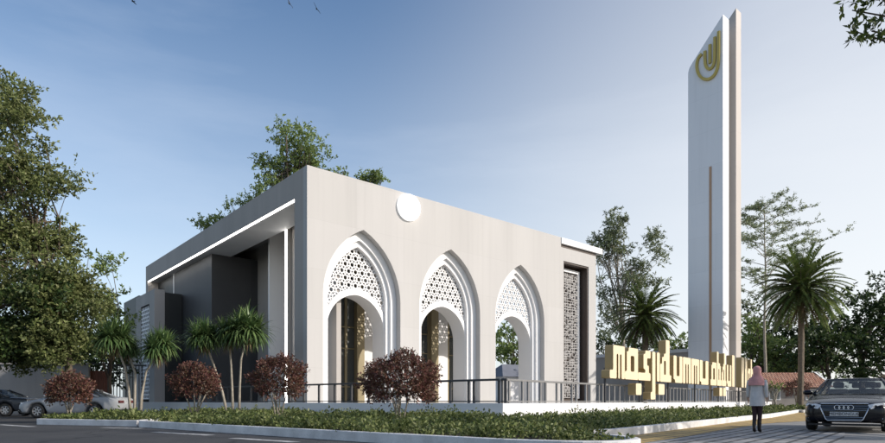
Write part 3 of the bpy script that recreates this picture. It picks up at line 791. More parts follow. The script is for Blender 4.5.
Y1 = 30.0
def rl(px, py, rx, rz, Y, X, ry=None, dy=0.0):
    return (wx(px, Y) - X, dy, wz(py, Y), rx * Y / F, (ry if ry else rx) * Y / F, rz * Y / F)
X1 = wx(72, Y1)
tree('shade_tree', 'tall spreading green tree at the left edge above the parked cars', X1, Y1, 9.0, 0.2,
     [rl(0, 90, 38, 26, Y1, X1), rl(22, 130, 40, 22, Y1, X1), rl(-10, 170, 52, 30, Y1, X1), rl(40, 185, 40, 24, Y1, X1), rl(5, 235, 66, 30, Y1, X1),
      rl(50, 235, 32, 18, Y1, X1), rl(35, 285, 72, 30, Y1, X1), rl(-30, 330, 60, 30, Y1, X1), rl(50, 330, 52, 24, Y1, X1), rl(70, 300, 46, 30, Y1, X1), rl(20, 350, 70, 16, Y1, X1)],
     230, 0.55, 1.05, 0.18, OAK, per=520, lean=(-1.8, 0.3), limbs=34, twig=10, wd=0.24)
X2 = wx(106, 36)
tree('shade_tree', 'smaller light green tree between the left edge tree and the dark screen slab', X2, 36.4, 4.2, 0.14,
     [rl(98, 262, 18, 14, 36, X2), rl(88, 300, 26, 22, 36, X2), rl(112, 310, 16, 20, 36, X2), rl(96, 345, 30, 14, 36, X2)],
     44, 0.5, 0.8, 0.2, MIDG, per=260, limbs=14)
X2 = wx(60, 40)
tree('shade_tree', 'dark bushy tree added as shade under the spreading green tree by the white boundary wall', X2, 32, 3.6, 0.16,
     [rl(72, 305, 32, 20, 32, X2, dy=-3.2), rl(55, 335, 50, 18, 32, X2, dy=-2.6), rl(92, 335, 22, 20, 32, X2, dy=-1.5), rl(0, 345, 40, 14, 32, X2, dy=-2.6), rl(45, 355, 55, 8, 32, X2, dy=-1.5)], 70, 0.6, 1.0, 0.2, DEEP, per=300)  # dark front leaves stand in for shade under the big crown

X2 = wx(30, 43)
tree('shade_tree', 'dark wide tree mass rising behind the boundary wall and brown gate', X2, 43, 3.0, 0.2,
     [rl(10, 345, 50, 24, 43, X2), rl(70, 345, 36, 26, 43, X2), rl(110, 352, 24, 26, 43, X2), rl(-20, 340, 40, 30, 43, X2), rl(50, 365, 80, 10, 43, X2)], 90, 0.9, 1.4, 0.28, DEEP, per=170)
def rtree(label, px, Y, lobes, n, rmin, rmax, leaf, lm, th, tr, per=70, **k):
    X = wx(px, Y)
    return tree('roadside_tree', label, X, Y, th, tr, [rl(*l, Y, X) for l in lobes], n, rmin, rmax, leaf, lm, per=per, **k)
G_ROOF = 'trees rising behind the mosque roof'
rtree('tall full tree rising behind the mosque roof left of its front corner', 297, 68, [(290, 140, 24, 16), (275, 168, 20, 20), (310, 152, 22, 17), (285, 190, 26, 18), (325, 172, 12, 8), (298, 165, 22, 22)],
      64, 0.8, 1.5, 0.30, MIDG, 24, 0.4, per=130, group=G_ROOF, limbs=26)
rtree('small tree crown peeping over the sloping roof edge at the far left of the roofline', 212, 72, [(212, 222, 12, 9), (203, 226, 8, 6)], 10, 0.8, 1.2, 0.29, MIDG, 16, 0.25, per=140, group=G_ROOF)
rtree('small tree crown peeping over the sloping roof edge below the tall full tree', 243, 74, [(250, 200, 9, 9), (236, 208, 9, 7), (262, 195, 10, 12)], 12, 0.8, 1.2, 0.29, MIDG, 18, 0.25, per=140, group=G_ROOF)
rtree('round tree crown peeping over the front roof edge beside the disc light', 369, 70, [(368, 177, 12, 8), (378, 181, 8, 6), (360, 180, 6, 6)], 14, 0.7, 1.1, 0.28, MIDG, 23, 0.25, per=150, group=G_ROOF)
rtree('wispy tree top showing just right of the mosque roof corner', 346, 72, [(343, 172, 7, 5), (337, 170, 5, 4)], 6, 0.6, 0.9, 0.32, MIDG, 23, 0.2, per=60, group=G_ROOF)
rtree('tall airy tree with forked pale limbs between the canopy and the tower', 626, 60,
      [(610, 225, 16, 16), (598, 240, 13, 11), (622, 222, 10, 10), (617, 250, 20, 12), (650, 240, 14, 7), (660, 255, 8, 7), (640, 265, 14, 9), (628, 285, 20, 13), (600, 285, 10, 18), (655, 282, 10, 7), (610, 320, 16, 18), (590, 258, 7, 7)],
      110, 0.5, 0.95, 0.29, EUC, 13.5, 0.19, per=230, bark=BARKP, limbs=34, wd=0.16, lean=(-0.9, 0), droop=0.25)
def feather_tree(label, px, Y, top):
    t = empty('roadside_tree', (wx(px, Y), Y, 0), 0, label, 'tree'); r_ = random.Random(5); mb = MB(); PP = []; DD = []
    mb.tube([(0.05 * math.sin(i), 0.05 * math.cos(i * 1.3), top * i / 12) for i in range(13)], [.18 - .014 * i * .9 for i in range(13)], 8)
    nb = 46
    for k in range(nb):
        f = k / (nb - 1); z0 = top * (0.42 + 0.56 * f); az = k * 2.39996 + r_.uniform(-.4, .4)
        ln = (1.4 + 5.6 * math.sin(min(1.0, (1.03 - f) * 1.25) * 1.57)) * r_.uniform(.6, 1.1)
        if math.cos(az) > .3: ln *= 1.25
        p = Vector((0, 0, z0)); cur = Vector((math.cos(az), math.sin(az), r_.uniform(.35, .75))).normalized(); path = [p.copy()]
        for i in range(8):
            p = p + cur * ln / 8; cur = (cur + Vector((r_.uniform(-.1, .1), r_.uniform(-.1, .1), -.05))).normalized(); path.append(p.copy())
            if i > 1:
                for q in range(3):
                    sd_ = Vector((r_.uniform(-1, 1), r_.uniform(-1, 1), r_.uniform(-.05, .35))).normalized(); tl = r_.uniform(.4, 1.1)
                    mb.tube([p, p + sd_ * tl], [.012, .004], 3)
                    m_ = 24; u = rng.random((m_, 1))
                    PP.append(np.array(p) + np.array(sd_) * tl * u + rng.normal(size=(m_, 3)) * .07); DD.append(np.array(sd_) + rng.normal(size=(m_, 3)) * .7)
        mb.tube(path, [.036 * (1 - i / 9) + .005 for i in range(9)], 5)
    mb.build('trunk', BARKP, t, smooth=True)
    P = np.concatenate(PP); D = np.concatenate(DD)
    leaf_obj('crown', P, D, 0.20 * (.6 + .7 * rng.random(len(P))), 0.2, PALEG, t)
feather_tree('very sparse feathery tree with a slim straight trunk right of the tower', 765, 62, 21.6)
rtree('dark low tree mass at the far right edge beyond the sedan roof', 892, 62, [(885, 362, 26, 16), (860, 370, 24, 12), (905, 345, 20, 24)], 34, 0.8, 1.3, 0.34, DEEP, 3, 0.3, per=110)
rtree('leafy green thicket between the terracotta roof and the tower foot', 752, 76, [(750, 366, 20, 14), (772, 372, 24, 10), (800, 368, 26, 14), (826, 368, 22, 14)], 44, 0.9, 1.4, 0.36, MIDG, 2.5, 0.3, per=110)
rtree('mid green tree between the date palm trunk and the dark trees at right', 803, 72, [(795, 340, 16, 22), (812, 330, 16, 20), (805, 362, 18, 16), (782, 352, 14, 18)], 36, 0.9, 1.4, 0.36, DEEP, 4, 0.3, per=95)
G_BACK = 'dense trees behind the terracotta roofed house'
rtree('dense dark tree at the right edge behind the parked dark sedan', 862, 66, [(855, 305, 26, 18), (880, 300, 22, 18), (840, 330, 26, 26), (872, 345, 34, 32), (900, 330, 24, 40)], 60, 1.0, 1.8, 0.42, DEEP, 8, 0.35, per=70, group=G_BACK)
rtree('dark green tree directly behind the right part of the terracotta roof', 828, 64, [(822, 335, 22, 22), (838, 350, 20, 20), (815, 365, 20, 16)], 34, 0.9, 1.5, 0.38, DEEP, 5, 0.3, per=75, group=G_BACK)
rtree('lighter green tree behind the slim trunk and left part of the terracotta roof', 765, 70, [(757, 350, 24, 24), (778, 358, 20, 20), (748, 325, 12, 16), (790, 365, 18, 16)], 40, 1.0, 1.6, 0.4, MIDG, 6, 0.3, per=75, group=G_BACK)
rtree('dark tree behind the date palm crown right of the tower', 752, 74, [(752, 318, 10, 20), (760, 338, 18, 18), (775, 330, 12, 14)], 22, 0.9, 1.5, 0.4, DEEP, 7, 0.3, per=70, group=G_BACK)
rtree('low bushy tree showing between the tower and the left palm', 680, 72, [(676, 345, 14, 8), (690, 350, 16, 8), (664, 348, 14, 8)], 18, 0.8, 1.3, 0.36, MIDG, 4, 0.25, per=80)
rtree('dark bushy tree just right of the screen pavilion behind the letters', 606, 74, [(604, 336, 10, 9), (615, 345, 14, 10), (598, 350, 10, 10), (630, 350, 16, 10)], 22, 0.8, 1.3, 0.36, DEEP, 5, 0.25, per=80)
rtree('green tree seen through the rightmost arch', 512, 82, [(512, 345, 14, 22), (500, 350, 14, 18), (526, 350, 14, 20), (545, 350, 16, 20)], 34, 1.0, 1.6, 0.42, MIDG, 5, 0.3, per=75)
# roof seen through the right arch
hut = empty('shed', (wx(512, 78), 78, 0), R(30), 'small shed with a grey sloping roof seen through the rightmost arch', 'shed')
MB().box(-2.6, -1.8, 0, 2.6, 1.8, 4.0).build('wall', WHITE, hut)
MB().add([(-3.2, -2.4, 3.9), (3.2, -2.4, 3.9), (1.6, 0, 5.6), (-1.6, 0, 5.6), (3.2, 2.4, 3.9), (-3.2, 2.4, 3.9)], [(0, 1, 2, 3), (1, 4, 2), (4, 5, 3, 2), (5, 0, 3)]).build('roof', mat('grey_roof', (0.16, 0.17, 0.20), 0.7, 0.15, 1, 15, 0.2), hut)

# near trees whose twigs hang into the top corners and whose shade falls on the road
NEARL = leafmat('near_leaf', [(0.03, 0.055, 0.012), (0.06, 0.09, 0.02), (0.10, 0.13, 0.03)], 0.35)
tree('overhanging_tree', 'tree beyond the right edge whose leafy twigs hang into the top right corner', 15.0, 11.0, 4.6, 0.24,
     [(-7.15, 0, 8.22, 0.50, 0.5, 0.14), (-6.85, 0, 7.98, 0.30, 0.4, 0.20), (-7.25, 0.0, 7.72, 0.08, 0.2, 0.06), (-5.6, 0.3, 8.9, 0.9, 0.8, 0.5), (-2.6, 0, 8.4, 1.8, 1.6, 1.0), (0.3, 0, 8.2, 2.2, 2.2, 1.2),
      (2.4, 1.4, 5.4, 1.6, 1.5, 1.0), (4.0, 3.4, 4.6, 1.7, 1.5, 0.9), (5.2, 2.8, 5.8, 1.8, 1.6, 0.9), (7.2, 2.4, 6.4, 1.6, 1.6, 0.9), (2.0, -2, 7.0, 2, 2, 1.1)],  # low outer lobes, out of view, added to shade the sedan
     150, 0.24, 0.48, 0.135, NEARL, per=640, limbs=80, twig=8, wd=0.2)
tree('overhanging_tree', 'tree beyond the left edge whose few leaves hang into the top left corner', -8.4, 5.6, 4.6, 0.18,
     [(4.08, 0.2, 4.90, 0.14, 0.3, 0.08), (3.9, 0.2, 4.95, 0.22, 0.4, 0.10), (3.3, 0.3, 5.1, 0.4, 0.6, 0.3), (1.4, 0, 6.4, 1.4, 1.2, 0.7), (-0.8, 0, 6.9, 2.0, 1.8, 1.0)],
     56, 0.12, 0.28, 0.12, NEARL, per=620, limbs=40, twig=7, wd=0.2)

# ------------------------------------------------------------------ palms
def strap(mbV, mbF, base, d, length, width, droop, seg=4, up=Vector((0, 0, 1))):
    d = d.normalized(); side = d.cross(up)
    if side.length < 0.05: side = Vector((1, 0, 0))
    side.normalize(); p = base.copy(); cur = d.copy(); b = len(mbV)
    for i in range(seg + 1):
        s = i / seg; wv = width * (0.7 + 0.6 * s if s < 0.4 else (1 - s) / 0.6 * 0.94 + 0.03)
        mbV.append(tuple(p + side * wv / 2)); mbV.append(tuple(p - side * wv / 2))
        p = p + cur * (length / seg); cur = (cur + Vector((0, 0, -droop / seg))).normalized()
    for i in range(seg):
        mbF.append((b + 2*i, b + 2*i + 1, b + 2*i + 3, b + 2*i + 2))

FROND = leafmat('palm_leaflet', [(0.085, 0.140, 0.041), (0.169, 0.225, 0.071), (0.281, 0.338, 0.112), (0.128, 0.184, 0.056)], 0.2, 0.4)
DRYF = leafmat('dry_frond', [(0.16, 0.11, 0.06), (0.22, 0.16, 0.09), (0.10, 0.07, 0.04)], 0.15, 0.7)
def frond_set(n, L0, el0, el1, droop, leaflet, center, seed, st=46):
    r_ = random.Random(seed); V = []; Fc = []; rach = MB()
    for k in range(n):
        az = k * 2.39996 + r_.uniform(-.2, .2); f = (k + .5) / n; el = R(el0 + (el1 - el0) * f + r_.uniform(-6, 6))
        L_ = L0 * r_.uniform(0.85, 1.1); p = Vector(center); cur = Vector((math.cos(az) * math.cos(el), math.sin(az) * math.cos(el), math.sin(el)))
        path = [p.copy()]; dr = droop * r_.uniform(.8, 1.25)
        for i in range(st):
            p = p + cur * (L_ / st); cur = (cur + Vector((0, 0, -dr / st))).normalized(); path.append(p.copy())
            s = i / st
            if s < 0.10: continue
            side = cur.cross(Vector((0, 0, 1))); side = side.normalized() if side.length > .05 else Vector((1, 0, 0))
            upn = side.cross(cur)
            ll = leaflet * (0.45 + 1.1 * s if s < .5 else 1.0 * (1 - (s - .5) * 1.5)) * r_.uniform(.85, 1.15)
            for sg in (-1, 1):
                d = side * sg * 0.75 + cur * 0.65 + upn * 0.22
                strap(V, Fc, p + cur * r_.uniform(-.02, .05), d, ll, leaflet * 0.15, 0.8, 2)
        rach.tube(path[::6] + [path[-1]], [0.035 * (1 - .8 * i / (len(path[::6]))) for i in range(len(path[::6]) + 1)], 4)
    return V, Fc, rach

def date_palm(label, px, Y, zc, fl, trunk_r, seed, nfr=58):
    t = empty('date_palm', (wx(px, Y), Y, 0), 0, label, 'palm tree')
    r_ = random.Random(seed); path = []; rad = []
    for i in range(22):
        s = i / 21; path.append((0.12 * math.sin(s * 2.2), 0.05 * s, zc * s * 0.985)); rad.append(trunk_r * (1.25 - .3 * s if s < .15 else (1.05 + (.06 if i % 2 else -.03))) * (1.0 if s < .88 else 1 + (s - .88) * 4))
    MB().tube(path, rad, 10).build('trunk', PALMB, t, smooth=False)
    V, Fc, ra = frond_set(nfr, fl, -38, 80, 1.25, fl * 0.20, (0.12 * math.sin(2.2), .05, zc), seed)
    me = npmesh('fronds', np.array(V), 4, FROND, t, Fc)
    ra.build('frond_stalks', PALMB, t)
    V, Fc, ra = frond_set(34, fl * 0.72, -75, -25, 0.5, fl * 0.15, (0.12 * math.sin(2.2), .05, zc - .15), seed + 5, 18)
    npmesh('dry_fronds', np.array(V), 4, DRYF, t, Fc)
    return t
date_palm('bushy date palm just behind the big cream letters', 644, 52, wz(318, 52), 3.3, 0.24, 11, 110)
date_palm('date palm with a bare trunk and full crown right of the tower', 800, 46, wz(290, 46), 3.65, 0.20, 23, 110)

STRAP = leafmat('strap_leaf', [(0.035, 0.074, 0.027), (0.088, 0.149, 0.049), (0.175, 0.245, 0.088), (0.061, 0.105, 0.035)], 0.22, 0.4)
def rosette_palm(label, base, heads, seed, Y):
    """heads: list of (px,py,radius px, bend px)"""
    r_ = random.Random(seed); X = wx(base, Y)
    t = empty('dracaena', (X, Y, 0.1), 0, label, 'small palm', 'small strap leaved palms beside the mosque')
    V = []; Fc = []; DV = []; DF = []
    for (px, py, rr, bpx, boff) in heads:
        hx = wx(px, Y) - X; hz_ = wz(py, Y) - 0.1; rad = 1.16 * rr * Y / F; hz_ += .22; by = r_.uniform(-.25, .25)
        b0 = boff * Y / F; bend = bpx * Y / F
        path = [(b0, 0, -.1), (b0 + bend * .5 + (hx - b0) * .2, by * .2, hz_ * .3), (b0 + bend + (hx - b0) * .5, by * .6, hz_ * .62), (hx - (hx - b0) * .06, by, hz_ * .9), (hx, by, hz_)]
        MB().tube(path, [.07, .058, .05, .048, .045], 8).build('stem', BARKP, t, smooth=True)
        c = Vector((hx, by, hz_))
        offs = [Vector((0, 0, .12))] + [Vector((math.cos(q * 1.257 + seed) * rad * .36, math.sin(q * 1.257 + seed) * rad * .36, r_.uniform(-.25, .05) * rad)) for q in range(5)]
        for oc in offs:
            for k in range(95):
                f = (k + .5) / 95; el = R(-50 + 132 * f ** 0.8 + r_.uniform(-8, 8)); az = k * 2.39996 + oc.x * 9
                d = Vector((math.cos(az) * math.cos(el), math.sin(az) * math.cos(el), math.sin(el)))
                strap(V, Fc, c + oc, d, rad * r_.uniform(.62, .95), rad * 0.075, r_.uniform(.9, 2.0), 5)
        for k in range(34):
            el = R(r_.uniform(-80, -45)); az = r_.uniform(0, 6.28)
            d = Vector((math.cos(az) * math.cos(el), math.sin(az) * math.cos(el), math.sin(el)))
            strap(DV, DF, c + Vector((0, 0, -.2 - r_.random() * .2)), d, rad * r_.uniform(.5, .9), rad * .06, .3, 3)
    npmesh('leaf_rosette', np.array(V), 4, STRAP, t, Fc)
    npmesh('dry_leaves', np.array(DV), 4, DRYF, t, DF)
    return t
rosette_palm('leftmost small palm of the row, its trunk curving up before the gate', 131, [(117, 341, 22, 2, 0), (126, 352, 14, 4, 3)], 1, 27)
rosette_palm('small palm with a stem leaning right in front of the screen slab', 140, [(157, 349, 21, -4, 0)], 2, 26.5)
rosette_palm('small palm with a pale stem leaning left in front of the dark side volume', 228, [(205, 340, 21, -2, 0)], 3, 29)
rosette_palm('tallest small palm with two upright pale stems and paired crowns', 236, [(248, 331, 25, -2, 3), (230, 338, 18, 0, -3)], 4, 29)

# ------------------------------------------------------------------ round red shrubs
REDL = leafmat('copper_leaf', [(0.089, 0.024, 0.026), (0.149, 0.052, 0.045), (0.081, 0.075, 0.037), (0.223, 0.089, 0.067), (0.127, 0.097, 0.052), (0.297, 0.149, 0.119), (0.059, 0.018, 0.021)], 0.25, 0.5)
def red_shrub(label, px, py, rx, rz, Y, seed, n=7600):
    t = empty('red_shrub', (wx(px, Y), Y, 0.1), 0, label, 'shrub', 'round copper leaved shrubs')
    s = Y / F; cz = wz(py, Y) - .1; a = rx * s; b = rz * s
    r_ = random.Random(seed); mb = MB()
    d = runit(n // 7); d = d[d[:, 2] > -0.75]
    rr = 0.55 + 0.45 * rng.random((len(d), 1)) ** 0.6
    lump = 1 + 0.17 * np.sin(d[:, :1] * 5 + seed) * np.cos(d[:, 2:3] * 6 + seed) + 0.05 * rng.normal(size=(len(d), 1))
    c = d * rr * lump * np.array([a, a, b]) + np.array([0, 0, cz])
    k = 8
    tw = unit(d + np.array([0, 0, .5]) + rng.normal(size=d.shape) * .4)
    p = c[:, None, :] + tw[:, None, :] * (rng.random((len(d), k, 1)) * 0.16 * a / .8)
    ld = tw[:, None, :] * .6 + rng.normal(size=(len(d), k, 3)) * .7
    P = p.reshape(-1, 3); D = ld.reshape(-1, 3)
    leaf_obj('crown', P, D, 0.085 * (0.6 + .7 * rng.random(len(P))), 0.25, REDL, t)
    for q in range(6):
        e = Vector((r_.uniform(-.6, .6) * a, r_.uniform(-.6, .6) * a, cz + r_.uniform(-.2, .5) * b)); b0 = Vector((r_.uniform(-.1, .1), r_.uniform(-.1, .1), -.1))
        m_ = Vector((e.x * .35, e.y * .35, cz * .45)); mb.tube([b0, m_, e], [.03, .024, .008], 6)
    mb.build('stems', BARKP, t, smooth=True)
    return t
red_shrub('round copper red shrub in front of the white sedan, leftmost of the row', 70, 391, 19, 16, 22, 1)
red_shrub('round copper red shrub below the small palm leaning left', 195, 383, 22, 18, 22, 2)
red_shrub('round copper red shrub at the front corner of the mosque', 279, 380, 25.5, 22, 20.9, 3, 9500)
red_shrub('largest round copper red shrub in front of the first arch', 400, 381.5, 36, 24, 18.2, 4, 13000)
def low_red(label, px, py, rx, rz, Y, seed):
    return red_shrub(label, px, py, rx, rz, Y, seed, 5000)
low_red('dark red shrub at the foot of the date palm trunk by the house', 797, 389, 11, 9, 48, 7)
# pale limbed shrub tree behind the woman
X3 = wx(775, 46)
fr = tree('frangipani', 'small bare limbed pale barked tree just right of the woman in front of the house', X3, 46, 1.2, 0.13,
     [(-.35, 0, 1.9, .35, .3, .35), (.25, 0, 2.0, .4, .3, .3)], 10, .2, .32, .16, MIDG, bark=BARKP, per=160, limbs=8)
# low hedge along the far road side
fh = [(25.5, 41.0), (40, 47), (40, 49.5), (27, 49.0), (25.0, 43.0)]
hedge('hedge', fh, 260, 'low dark green planting along the far side of the driveway before the house', 0.5, 0.12)
kerb_ring('planter_kerb', [(24.6, 40.4), (40.5, 46.3), (40.5, 49.9), (27, 49.6)], 'far low kerb along the planting in front of the terracotta roofed house')

# ------------------------------------------------------------------ cars
GLS = glassmat('car_glass', (0.24, 0.25, 0.26), 0.26, 0.02, 0.9)
TYRE = mat('tyre_rubber', (0.018, 0.018, 0.018), 0.85, 0.2, 5, 60, 0.2)
RIM = mat('alloy', (0.45, 0.45, 0.46), 0.35, 0.1, 4, 30, 0.0, metal=0.8)
CHROME = mat('chrome', (0.65, 0.66, 0.68), 0.18, 0.03, 3, 30, 0.0, metal=1.0)
DTRIM = mat('dark_trim', (0.012, 0.012, 0.013), 0.5, 0.1, 5, 40, 0.05)
SEAT = mat('seat_leather', (0.035, 0.033, 0.032), 0.6, 0.1, 5, 40, 0.1)
LAMP = mat('headlight_lens', (0.72, 0.73, 0.75), 0.15, 0.25, 9, 60, 0.05, metal=0.0, spec=0.8)
PLATE = mat('plate_face', (0.55, 0.55, 0.55), 0.5, 0.05, 4, 30, 0.0)
def lerp_table(tab, x):
    for i in range(len(tab) - 1):
        (x0, v0), (x1, v1) = tab[i], tab[i+1]
        if x <= x1:
            f = max(0, min(1, (x - x0) / (x1 - x0))); f = f * f * (3 - 2 * f) * .5 + f * .5
            return v0 + (v1 - v0) * f
    return tab[-1][1]
def car_paint(name, c): return mat(name, c, 0.22, 0.04, 0.6, 200, 0.0, metal=0.0, spec=0.25, coat=0.2)

def make_car(label, loc, rz, paint, Lg=5.1, Wd=1.94, Hh=1.46, group=None, front=False):
    t = empty('sedan', loc, rz, label, 'car', group)
    hl = Lg / 2; hw = Wd / 2; axf, axr = hl - 0.98, -hl + 1.10; wr = 0.34
    top = [(-hl, .84), (-hl + .12, .96), (-hl + .9, 1.0), (-hl + 1.5, 1.0), (0.9, .985), (1.15, .96), (hl - .55, .84), (hl - .2, .76), (hl, .66)]
    wid = [(-hl, .80 * hw), (-hl + .25, .94 * hw), (-hl + .9, hw), (hl - .9, hw), (hl - .35, .955 * hw), (hl - .12, .88 * hw), (hl, .76 * hw)]
    bot = [(-hl, .42), (-hl + .25, .27), (0, .20), (hl - .3, .22), (hl, .27)]
    xs = sorted(set([round(-hl + Lg * i / 46, 3) for i in range(47)] + [round(hl - .06, 3), round(hl - .12, 3), round(-hl + .06, 3)]))
    rings = []
    for x in xs:
        T = lerp_table(top, x); Wv = lerp_table(wid, x); B = lerp_table(bot, x); ab = B
        for axx in (axf, axr):
            if abs(x - axx) < wr + .07: ab = max(ab, .34 + math.sqrt(max(0, (wr + .07) ** 2 - (x - axx) ** 2)))
        ab = min(ab, T - .2)
        half = [(0, B + .02), (Wv * .60, B + .02), (Wv * .62, max(B + .02, ab - .01)), (Wv * .95, ab), (Wv * .99, ab + (T - ab) * .25), (Wv * 1.0, ab + (T - ab) * .55), (Wv * .985, T - .10), (Wv * .93, T - .015), (Wv * .80, T + .005), (Wv * .45, T + .03), (0, T + .04)]
        ring_ = [(x, y, z) for y, z in half] + [(x, -y, z) for y, z in half[-2:0:-1]]
        rings.append(ring_)
    MB().loft(rings, True).build('body', paint, t, smooth=True, sub=1)
    # greenhouse
    cb0, cb1, rf0, rf1 = -hl + .75, 1.22, -hl + 1.65, .32
    zb = 1.0; zt = Hh
    def cab(s, y_in=0.0):   # ring at vertical parameter s
        z = zb + (zt - .035 - zb) * s
        x0 = cb0 + (rf0 - cb0) * s ** .9; x1 = cb1 + (rf1 - cb1) * s ** .92; wv = hw * (.90 - .225 * s ** 1.2)
        pts = []
        for k in range(9):
            a = -1 + 2 * k / 8; pts.append((x1 - .22 * (abs(a) ** 2.4), a * wv * .99, z))
        for k in range(9):
            a = 1 - 2 * k / 8; pts.append((x0 + .18 * (abs(a) ** 2.4), a * wv * .99, z))
        return pts
    MB().loft([cab(s) for s in (0, .25, .5, .75, 1.0)], False).build('windows', GLS, t, smooth=True)
    # roof skin and pillars
    r1 = cab(1.0); cx_ = (rf0 + rf1) / 2
    rr_ = []
    for sc, dz in ((1.012, -.035), (1.0, .005), (.86, .028), (.5, .04), (.05, .043)):
        rr_.append([(cx_ + (x - cx_) * sc, y * sc, zt - .035 + dz) for x, y, z in r1])
    MB().loft(rr_, True).build('roof', paint, t, smooth=True)
    for sg in (0, 8):
        for idx, wdp in ((sg, .035), (17 - sg, .055)):
            MB().tube([cab(s)[idx] for s in (0, .25, .5, .75, 1.0)], wdp, 6).build('pillar', paint, t, smooth=True)
    for sg in (-1, 1):
        MB().tube([(cx_ - .05 + .1 * (1 - s), sg * hw * (.90 - .225 * s ** 1.2), zb + (zt - .04 - zb) * s) for s in (0, .5, 1)], .035, 6).build('pillar', DTRIM, t)
    # wheels
    for axx in (axf, axr):
        for sg in (-1, 1):
            tyre = MB(); rings = []
            for k in range(28):
                a = 2 * math.pi * k / 28
                rings.append([(axx + r0 * math.cos(a), sg * (hw - .03 - y0), wr + r0 * math.sin(a)) for r0, y0 in ((.22, .0), (.31, -.005), (.335, .03), (.34, .11), (.335, .19), (.31, .22), (.22, .22))])
            rings.append(rings[0]); tyre.loft(rings, False, False); wh = tyre.build('wheel', TYRE, t, smooth=True)
            rm = MB(); rim_r = []
            for k in range(28):
                a = 2 * math.pi * k / 28
                rim_r.append([(axx + r0 * math.cos(a), sg * (hw - .03 - y0), wr + r0 * math.sin(a)) for r0, y0 in ((.225, .01), (.205, .005), (.195, .08))])
            rim_r.append(rim_r[0]); rm.loft(rim_r, False, False)
            for k in range(7):
                a = 2 * math.pi * k / 7; ca, sa = math.cos(a), math.sin(a); y_ = sg * (hw - .06)
                q = [(axx + ca * r0 - sa * w_, y_, wr + sa * r0 + ca * w_) for r0, w_ in ((.03, -.035), (.20, -.022), (.20, .022), (.03, .035))]
                rm.add(q + [(x, y - sg * .03, z) for x, y, z in q], [(0, 1, 2, 3), (4, 7, 6, 5), (0, 4, 5, 1), (1, 5, 6, 2), (2, 6, 7, 3), (3, 7, 4, 0)])
            rm.build('rim', RIM, wh)
    # lamps, mirrors, trim
    for sg in (-1, 1):
        hlm = MB()
        q = []
        for (yy, zz, xx) in ((.50, .70, hl - .035), (.62, .735, hl - .075), (.80, .755, hl - .18), (.88, .74, hl - .30), (.87, .66, hl - .27), (.76, .625, hl - .12), (.56, .60, hl - .02)):
            q.append((xx + .045, sg * yy * hw / .97, zz))
        hlm.add(q + [(x - .14, y, z) for x, y, z in q], [tuple(range(7))] + [(k, (k+1) % 7, 7 + (k+1) % 7, 7 + k) for k in range(7)])
        hd = hlm.build('headlight', LAMP, t, smooth=False)
        for (yy, rr2) in ((.66, .028), (.77, .026)):
            xx = hl - (.02 if yy < .7 else .075); rg = [(xx + .045, sg * yy * hw / .97 + rr2 * math.cos(2*math.pi*k/14), .675 + rr2 * .8 * math.sin(2*math.pi*k/14)) for k in range(14)]
            MB().add(rg + [(x - .03, y, z) for x, y, z in rg], [tuple(range(14))] + [(k, (k+1) % 14, 14 + (k+1) % 14, 14 + k) for k in range(14)]).build('lamp_bowl', DTRIM, hd)
        mr_ = MB(); rings = []
        for (yy, a_, b_) in ((.92, .05, .05), (.98, .09, .075), (1.08, .085, .075), (1.15, .04, .045)):
            rings.append([(.86 + a_ * math.cos(2*math.pi*k/10), sg * yy, 1.05 + b_ * math.sin(2*math.pi*k/10)) for k in range(10)])
        mr_.loft(rings).build('mirror', paint, t, smooth=True)
        MB().tube([(.86, sg * .80, .97), (.86, sg * .95, 1.03)], .025, 6).build('mirror_arm', DTRIM, t)
        MB().box(-.55, sg * (hw + .004) - .012, .80, -.38, sg * (hw + .004) + .012, .825).box(.48, sg * (hw + .004) - .012, .80, .65, sg * (hw + .004) + .012, .825).build('door_handle', CHROME, t)
        tl_ = MB().box(-hl - .01, sg * .52 - .2, .72, -hl + .12, sg * .52 + .2, .84).build('tail_light', mat('tail_lens', (0.08, 0.006, 0.006), 0.2, 0.1, 8, 40, 0), t)
    for (sx, n_) in ((0.05, 2), (-.85, 3)):
        for k in range(n_):
            yc = (-.38, .38, 0)[k]; yc = yc if n_ == 2 else (-.45, .45, 0)[k]
            s_ = MB().box(sx - .06, yc - .24, .55, sx + .06, yc + .24, 1.16).build('seat', SEAT, t, bevel=.05)
            MB().box(sx - .05, yc - .13, 1.19, sx + .04, yc + .13, 1.36).build('headrest', SEAT, s_, bevel=.04)
    MB().tube([(.55, .38 + .18 * math.cos(2*math.pi*k/16), 1.02 + .17 * math.sin(2*math.pi*k/16)) for k in range(17)], .016, 6, False).build('steering_wheel', DTRIM, t)
    MB().box(.24, -.11, 1.30, .27, .11, 1.36).build('interior_mirror', DTRIM, t)
    # grille
    xg = hl + .012
    def gp(y, z): return (xg - .16 * (abs(y) / .5) ** 2 * .35 - (.09 if z < .35 else 0) * 0, y, z)
    og = [(-.50, .735), (.50, .735), (.545, .69), (.40, .335), (.36, .30), (-.36, .30), (-.40, .335), (-.545, .69)]
    xi = xg + .012
    MB().prism(og, lambda a, b, d: (d - .12 * abs(a) ** 2, a, b), xg - .25, xg - .01).build('grille', DTRIM, t, tri=True)
    mb = MB(); mb.tube([(xi - .12 * abs(y) ** 2, y, z) for y, z in og + og[:1]], .016, 6, False)
    mb.build('grille_frame', CHROME, t, smooth=True)
    mb = MB()
    for z in (.675, .62, .565, .385, .34):
        hwz = .40 + (z - .335) / .355 * .145 - .02
        mb.tube([(xi - .12 * abs(y) ** 2, y, z) for y in (-hwz, -hwz * .5, 0, hwz * .5, hwz)], .011, 5)
    mb.build('grille_slat', mat('dark_chrome', (0.30, 0.30, 0.31), 0.3, 0.05, 3, 30, 0.0, metal=1.0), t)
